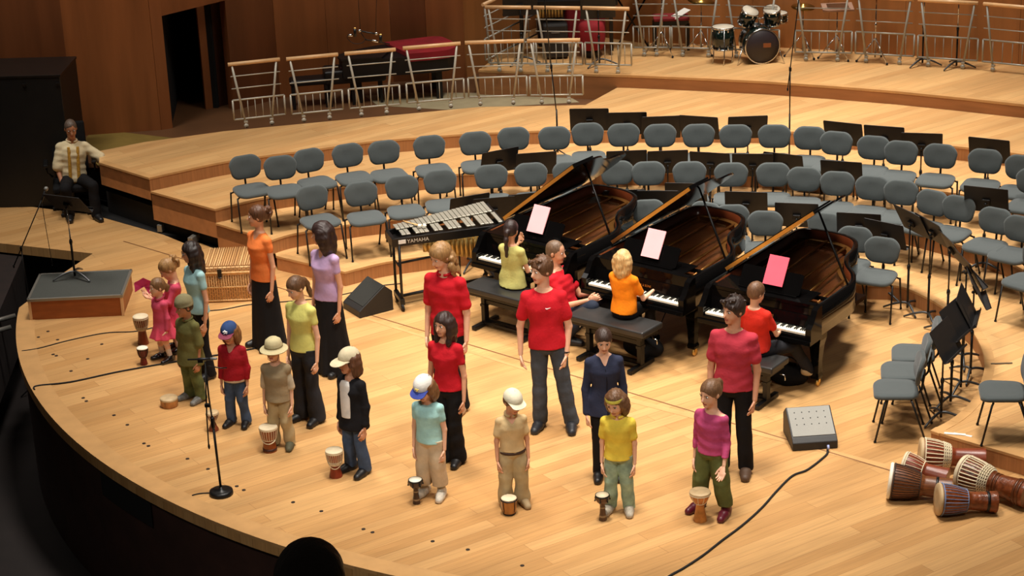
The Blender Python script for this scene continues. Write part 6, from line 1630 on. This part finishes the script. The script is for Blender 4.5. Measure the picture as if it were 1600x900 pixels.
# tall teenager in red
H, p = ppl((868, 668), 402)
def swoosh(c):
    T, TL = c['T'], c['TL']; P = T @ Vector((.055, -c['dep'] * .98 - .022, .74 * TL)); m = MB(); m.tube([P + Vector((-.024, 0, .004)), P + Vector((-.014, 0, -.006)), P + Vector((.026, 0, .010))], [.0022, .0065, .0015], 6); m.build('chest_mark', mat('mark_white', (230, 226, 224), .7), c['t'])
def watch(side):
    def fn(c):
        sh, el, wr, d1, d2, ar = c['arms'][side]; m = MB(); q = d2.to_track_quat('Z', 'Y').to_matrix().to_4x4(); m.lathe([(ar * .80, -.010), (ar * .88, 0), (ar * .80, .010)], 16, Matrix.Translation(wr - d2 * .02) @ q, cap=False); m.build('wristwatch', CHROME, c['t'])
    return fn
figure('tall person with short brown hair in bright red t-shirt and grey jeans', H, -10, p, head=(-46, 4, 0), side=-3, lx=-.05, skin=SKF, hairc=hairm('brown5', (88, 58, 36)), hair=hair_messy, stance=1.35,
       arms=[((-.24, .05, -1), (.0, -.10, -1)), ((.20, .05, -1), (-.08, -.22, -1))], top=multi(top_shirt(REDT, .62, -.12, .015, sleeve_r=1.2, boxy=1.0), swoosh, watch(1)), bottom=trousers(GREYJ, 1.3, .012, hem=.5, wr=.004), shoes=shoes_fn(mat('sneaker_dark', (34, 34, 38), .5), SOLE), build=.98)
# girl in navy jacket
H, p = ppl((948, 745), 511)
NAVY = cloth('navy', (44, 48, 68))
def front_seam(c):
    T, TL, dp = c['T'], c['TL'], c['dep']; m = MB(); m.tube([T @ Vector((.0, -dp * .95 - .018, .80 * TL)), T @ Vector((.012, -dp - .019, .5 * TL)), T @ Vector((.012, -dp - .021, .2 * TL)), T @ Vector((.012, -dp * 1.1 - .026, -.24 * TL))], .0035, 5); m.build('front_seam', cloth('seam_dark', (14, 14, 22)), c['t'])
figure('person with parted dark hair in a buttoned navy jacket and black leggings, looking down', H, 4, p, fem=True, head=(-4, 20, 0), skin=SKF, hairc=hairm('dark2', (56, 38, 28)), hair=hair_pony(.35, .3, .10, (40, 30, 28), th=.035), stance=.8,
       top=multi(top_shirt(NAVY, 1.92, -.30, .014, boxy=.9, flare=1.08, name='jacket', vneck=.32, bust=.06, wr=.0018), front_seam), bottom=trousers(BLKT, 1.0, .011, knee_r=1.05, wr=.001, name='leggings'), shoes=shoes_fn(SHB), build=.98)
# child in yellow with headband
YEL = cloth('bright_yellow', (232, 204, 74)); MINT = cloth('mint_print', (150, 172, 148), var=.4)
def headband(c):
    h_, Rh, hh = c['h_'], c['Rh'], c['hh']; m = MB(); M4 = Matrix.Translation(h_(0, .06, .70)) @ (Rh @ rotm(0, -14)).to_4x4() @ Matrix.Diagonal((1, 1.18, 1, 1)); m.lathe([(.372 * hh, -.07 * hh), (.385 * hh, 0), (.368 * hh, .07 * hh)], 28, M4, cap=False); m.build('headband', cloth('band_yellow', (214, 206, 90)), c['t'])
H, p = ppl((968, 798), 606)
figure('child with a yellow headband, yellow t-shirt and mint patterned trousers', H, -12, p, child=True, head=(-16, 22, 0), skin=SKF, hairc=hairm('brown6', (104, 72, 46)), hair=hair_long(.4, .10, .02, front=False, th=.035), hat=headband,
       top=top_shirt(YEL, .66, -.14, .014, sleeve_r=1.15, collar=YEL), bottom=trousers(MINT, 1.5, .014, hem=.4, wr=.004), shoes=shoes_fn(mat('sneaker_pale', (176, 166, 148), .6, var=.3, scale=40), SOLE))
# girl in pink
MAG = cloth('magenta', (188, 74, 118)); OLT = cloth('olive_trouser', (98, 104, 58), var=.2)
H, p = ppl((1112, 800), 594)
figure('child in pink long-sleeved top and olive trousers with a small ponytail', H, -34, p, child=True, head=(-14, 8, 0), skin=SKF, hairc=hairm('brown7', (112, 80, 54)), hair=hair_pony(.82, .55, .09, (236, 214, 180)), stance=1.5,
       arms=[None, ((.14, .02, -1), (.1, -.55, -1), (-.2, -1, .1))], top=top_shirt(MAG, 1.9, -.06, .010), bottom=trousers(OLT, 1.3, .020, hem=1.5, wr=.005, knee_r=1.45), shoes=shoes_fn(mat('shoe_maroon', (92, 24, 38), .35), None, socks=cloth('white_sock', (210, 200, 190)), high=.02))
# teenager in crimson
H, p = ppl((1146, 738), 464)
figure('person with short dark hair in faded crimson t-shirt and black trousers', H, -18, p, head=(-36, 2, 0), skin=SKM, hairc=hairm('dark3', (44, 30, 24)), hair=hair_messy,
       arms=[None, ((.16, .05, -1), (-.04, -.22, -1))], top=top_shirt(CRIM, .62, -.10, .015, sleeve_r=1.2), bottom=trousers(BLKT, 1.25, .012, hem=.5), shoes=shoes_fn(SHBR, SOLE), build=.98)

# ---- pianists on their benches
def seat_on(pn, xo, yo):
    return Matrix.Translation(pn.location) @ Matrix.Rotation(pn.rotation_euler.z, 4, 'Z') @ Matrix.Translation((xo, yo, 0))
def bench_px(pn, px_, label, w, d, h):
    """bench whose seat centre shows at pixel px_"""
    q = at(*px_, h); l = (Matrix.Translation(pn.location) @ Matrix.Rotation(pn.rotation_euler.z, 4, 'Z')).inverted() @ q
    return bench(pn, l.x, l.y, label, w, d, h)
bench_px(P1, (792, 452), 'long dark padded bench before the left piano', .98, .36, .50)
bench_px(P2, (960, 497), 'long dark padded bench before the middle piano', .98, .38, .50)
bench_px(P3, (1172, 556), 'dark leather adjustable bench before the right piano', .70, .36, .48)
def sitter(pn, px_, seat, H, label, top_y, foot_fwd=.34, kne=.42, spread=.10, turn=0, feet_z=None, **kw):
    q = at(*px_, seat); yaw = math.degrees(pn.rotation_euler.z) + 180 + turn
    hh = kw.get('hh') or H / 6.2; thigh = (H - hh) * .585 * .49; shin = (H - hh) * .585 * .50
    root = seat + .070
    legs = []
    for s in (-1, 1):
        kn = Vector((s * spread * 1.1, -thigh, root + .01)); an = Vector((s * spread, -thigh + .02, max(root - shin, .05 * H)))
        legs.append((kn, an, (0, -1, -.25 if an.z > .12 else 0)))
    if 'own_legs' in kw: legs = kw.pop('own_legs')
    return figure(label, H, yaw, Vector((q.x, q.y, 0)), root_z=root, legs=legs, **kw)
SIT = ((.0, -.0, -1))
ARMP = [((-.18, -.45, -1), (.05, -1, .12), (0, 0, -1), 1), ((.18, -.45, -1), (-.05, -1, .12), (0, 0, -1), 1)]
sitter(P1, (802, 447), .50, 1.42, 'person with dark ponytail in pale yellow-green top seated at the left piano', 354, arms=[((-.15, -.3, -1), (.0, -1, .2), (0, 0, -1)), ((.18, -.55, -.8), (-.35, -.5, .9), (0, 1, 0))], fem=True, head=(14, 4, 0), skin=SKM, hairc=hairm('dark4', (42, 26, 22)), hair=hair_pony(.5, 1.35, .13, (150, 140, 60)),
       top=top_shirt(cloth('lime_pale', (190, 184, 110)), .5, -.16, .016, flare=1.12), bottom=trousers(DARKJ, 1.2, .01, cut=False), shoes=shoes_fn(SHB), hh=.215)
sitter(P2, (976, 494), .50, 1.34, 'person with straight blond hair in orange t-shirt seated at the middle piano', 393, arms=ARMP, child=True, head=(4, 0, 0), skin=SKF, hairc=hairm('strawblond', (206, 168, 112)), hair=hair_long(.55, .10, .0, front=False, th=.03),
       top=top_shirt(cloth('orange2', (244, 136, 22)), .62, -.04, .012, sleeve_r=1.15), bottom=trousers(BLKT, 1.2, .012, cut=False), shoes=shoes_fn(SHB), hh=.212, build=1.08)
sitter(P3, (1184, 551), .48, 1.42, 'person with short brown hair in orange-red t-shirt seated at the right piano', 447, arms=[((-.2, -.5, -1), (.25, -.8, -.2), (0, 0, -1)), ((.26, -.18, -1), (.10, -.35, -1), (0, 0, -1))], own_legs=[(V3(-.24, -.30, .50), V3(-.31, -.50, .19), (-.3, -1, -.3)), (V3(.08, -.34, .52), V3(.02, -.36, .19), (0, -1, -.3))], child=True, head=(-18, 14, 0), lean=8, skin=SKF, hairc=hairm('brown8', (104, 72, 48)), hair=hair_short(.035),
       top=top_shirt(cloth('orange_red', (218, 50, 36)), .62, -.04, .013, sleeve_r=1.15), bottom=trousers(cloth('charcoal', (36, 36, 40)), 1.2, .012, cut=False), shoes=shoes_fn(mat('sneaker_cream', (196, 176, 140), .7), SOLE), hh=.215)
# black bag under the right piano, dark bag under the middle one
for (x, y, lb) in ((1232, 598, 'soft black bag on the floor beneath the right piano'), (1008, 556, 'soft black bag on the floor beneath the middle piano')):
    f = Field(); f.ell((0, 0, .10), (.20, .13, .12), None, .03); f.ell((-.12, 0, .14), (.12, .11, .14), None, .04); f.cut((0, 0, -1), 0); t = thing('bag', lb, 'bag', at(x, y, 0), R(-20), 'black bags under the pianos'); f.mesh('body', .01, cloth('bag_black', (18, 18, 20)), t, wrinkle=.006, wscale=26)
    m = MB(); m.tube(arc((0, 0, .2), .09, 0, PI, 10), .008, 6); m.build('handle', BLKM, t)
# person crouching between the red teenager and the left piano
q = at(890, 530, .0); zc = ztop(Vector((q.x, q.y, 0)), 386)
figure('person with buzz-cut hair in red t-shirt crouching behind the tall person in red', 1.74, 62, Vector((q.x, q.y, 0)), root_z=.30, lean=14, head=(6, 6, 0), skin=SKM, hairc=hairm('buzz', (104, 80, 60)), hair=hair_short(.008, .78),
       arms=[((-.1, -.6, -1), (.15, -1, .35), (1, 0, 0)), ((.1, -.6, -1), (-.1, -1, .25), (-1, 0, 0))], legs=[(V3(-.16, -.36, .50), V3(-.12, -.02, .085), (0, -1, 0)), (V3(.18, -.40, .40), V3(.12, .06, .16), (0, -.8, -.6))],
       top=top_shirt(REDT, .62, -.08, .014, sleeve_r=1.15), bottom=trousers(cloth('navy_jeans', (36, 42, 56)), 1.2, .012, cut=False), shoes=shoes_fn(SHB), build=.95)
# seated man at the left with an office chair
CHB = cloth('chair_black', (20, 20, 22))
g = at(112, 340, 0); cx_, cy_ = g.x, g.y + .28
t = thing('office_chair', 'black office armchair under the seated man by the riser corner', 'chair', (cx_, cy_, 0), R(10))
m = MB(); m.box((0, 0, .36), (.50, .48, .09), bevel=.03, seg=3); m.build('seat', CHB, t)
m = MB(); m.box((.0, .27, .80), (.46, .07, .66), rot=(R(-8), 0, 0), bevel=.03, seg=3); m.build('backrest', CHB, t)
for s in (-1, 1): m = MB(); m.tube([(s * .24, .1, .46), (s * .31, .1, .52), (s * .31, .1, .66)], .014, 8); m.box((s * .31, .0, .68), (.06, .30, .035), bevel=.012); m.build('armrest', BLKM, t)
m = MB(); m.lathe([(.028, .08), (.028, .44)], 12); m.build('gas_post', BLKM, t)
for k in range(5):
    a = R(72 * k + 20); m = MB(); m.tube([(0, 0, .10), (.28 * math.cos(a), .28 * math.sin(a), .07)], [.022, .014], 8); o = m.build('foot', BLKM, t)
    m = MB(); m.ell((.28 * math.cos(a), .28 * math.sin(a), .03), (.028, .022, .028), 10, 6); m.build('castor', RUBBER, o)
CREAM = cloth('cream_shirt', (222, 206, 168)); EMB = mat('gold_embroidery', (186, 138, 44), .7, var=.4, scale=70, bump=.5, bscale=120)
def embroid(c):
    T, TL, dp = c['T'], c['TL'], c['dep']
    for s in (-1, 1):
        f = Field(); f.loft([(-.08 * TL, .022, .014, s * .055, -dp - .018), (.35 * TL, .022, .014, s * .055, -dp - .016), (.80 * TL, .022, .014, s * .055, -dp * .95 - .012), (.92 * TL, .018, .012, s * .06, -dp * .85 - .008)], T, .004); f.mesh('embroidery', .0066, EMB, c['t'])
    hem_band(c, EMB, -.10, .14)
    for sh, el, wr, d1, d2, ar in c['arms']:
        f = Field(); f.cone(sh.lerp(el, .80), sh.lerp(el, .92), ar * 1.75, ar * 1.8, .004); n = d1; f.cut(n, n.dot(sh.lerp(el, .95))); f.cut(-n, (-n).dot(sh.lerp(el, .74))); f.mesh('embroidered_cuff', .0068, EMB, c['t'])
hand_t = at(176, 258, ZD)
figure('seated person in cream shirt with gold embroidery, one arm resting on the riser', 1.62, 18, Vector((cx_ + .03, cy_ - .02, 0)), root_z=.46, lean=3, side=4, head=(-2, 14, 0), skin=SKD, hairc=hairm('grey_short', (96, 80, 68)), hair=hair_short(.012, .78),
       arms=[((-.22, -.12, -1), (.10, -.62, -.75), (0, 0, -1)), ((.80, -.25, -.75), (.90, -.20, -.38), (0, 0, -1), 1)], legs=[(V3(-.16, -.39, .45), V3(-.14, -.30, .085), (-.1, -1, 0)), (V3(.19, -.41, .45), V3(.19, -.43, .085), (.2, -1, 0))],
       top=multi(top_shirt(CREAM, .88, -.10, .022, sleeve_r=1.35, collar=CREAM), embroid), bottom=trousers(BLKT, 1.25, .014, cut=False), shoes=shoes_fn(SHB))
# audience heads, dark in the foreground
def listener(px_, dist_y, label, w=1.0, hc=(26, 16, 14)):
    P = ray_y(px_[0], px_[1], dist_y); H = 1.24
    figure(label, 1.72, 176, Vector((P.x, P.y, P.z - 1.70 * 1)), skin=SKM, hairc=hairm('aud%d' % px_[0], hc), hair=hair_short(.06), top=top_shirt(cloth('dark_coat%d' % px_[0], (20, 16, 18)), 1.9, -.2, .02), bottom=trousers(BLKT), shoes=shoes_fn(SHB), vox=.009, group=None)
listener((482, 862), 5.0, 'dark head of a listener in front of the stage at the bottom edge')
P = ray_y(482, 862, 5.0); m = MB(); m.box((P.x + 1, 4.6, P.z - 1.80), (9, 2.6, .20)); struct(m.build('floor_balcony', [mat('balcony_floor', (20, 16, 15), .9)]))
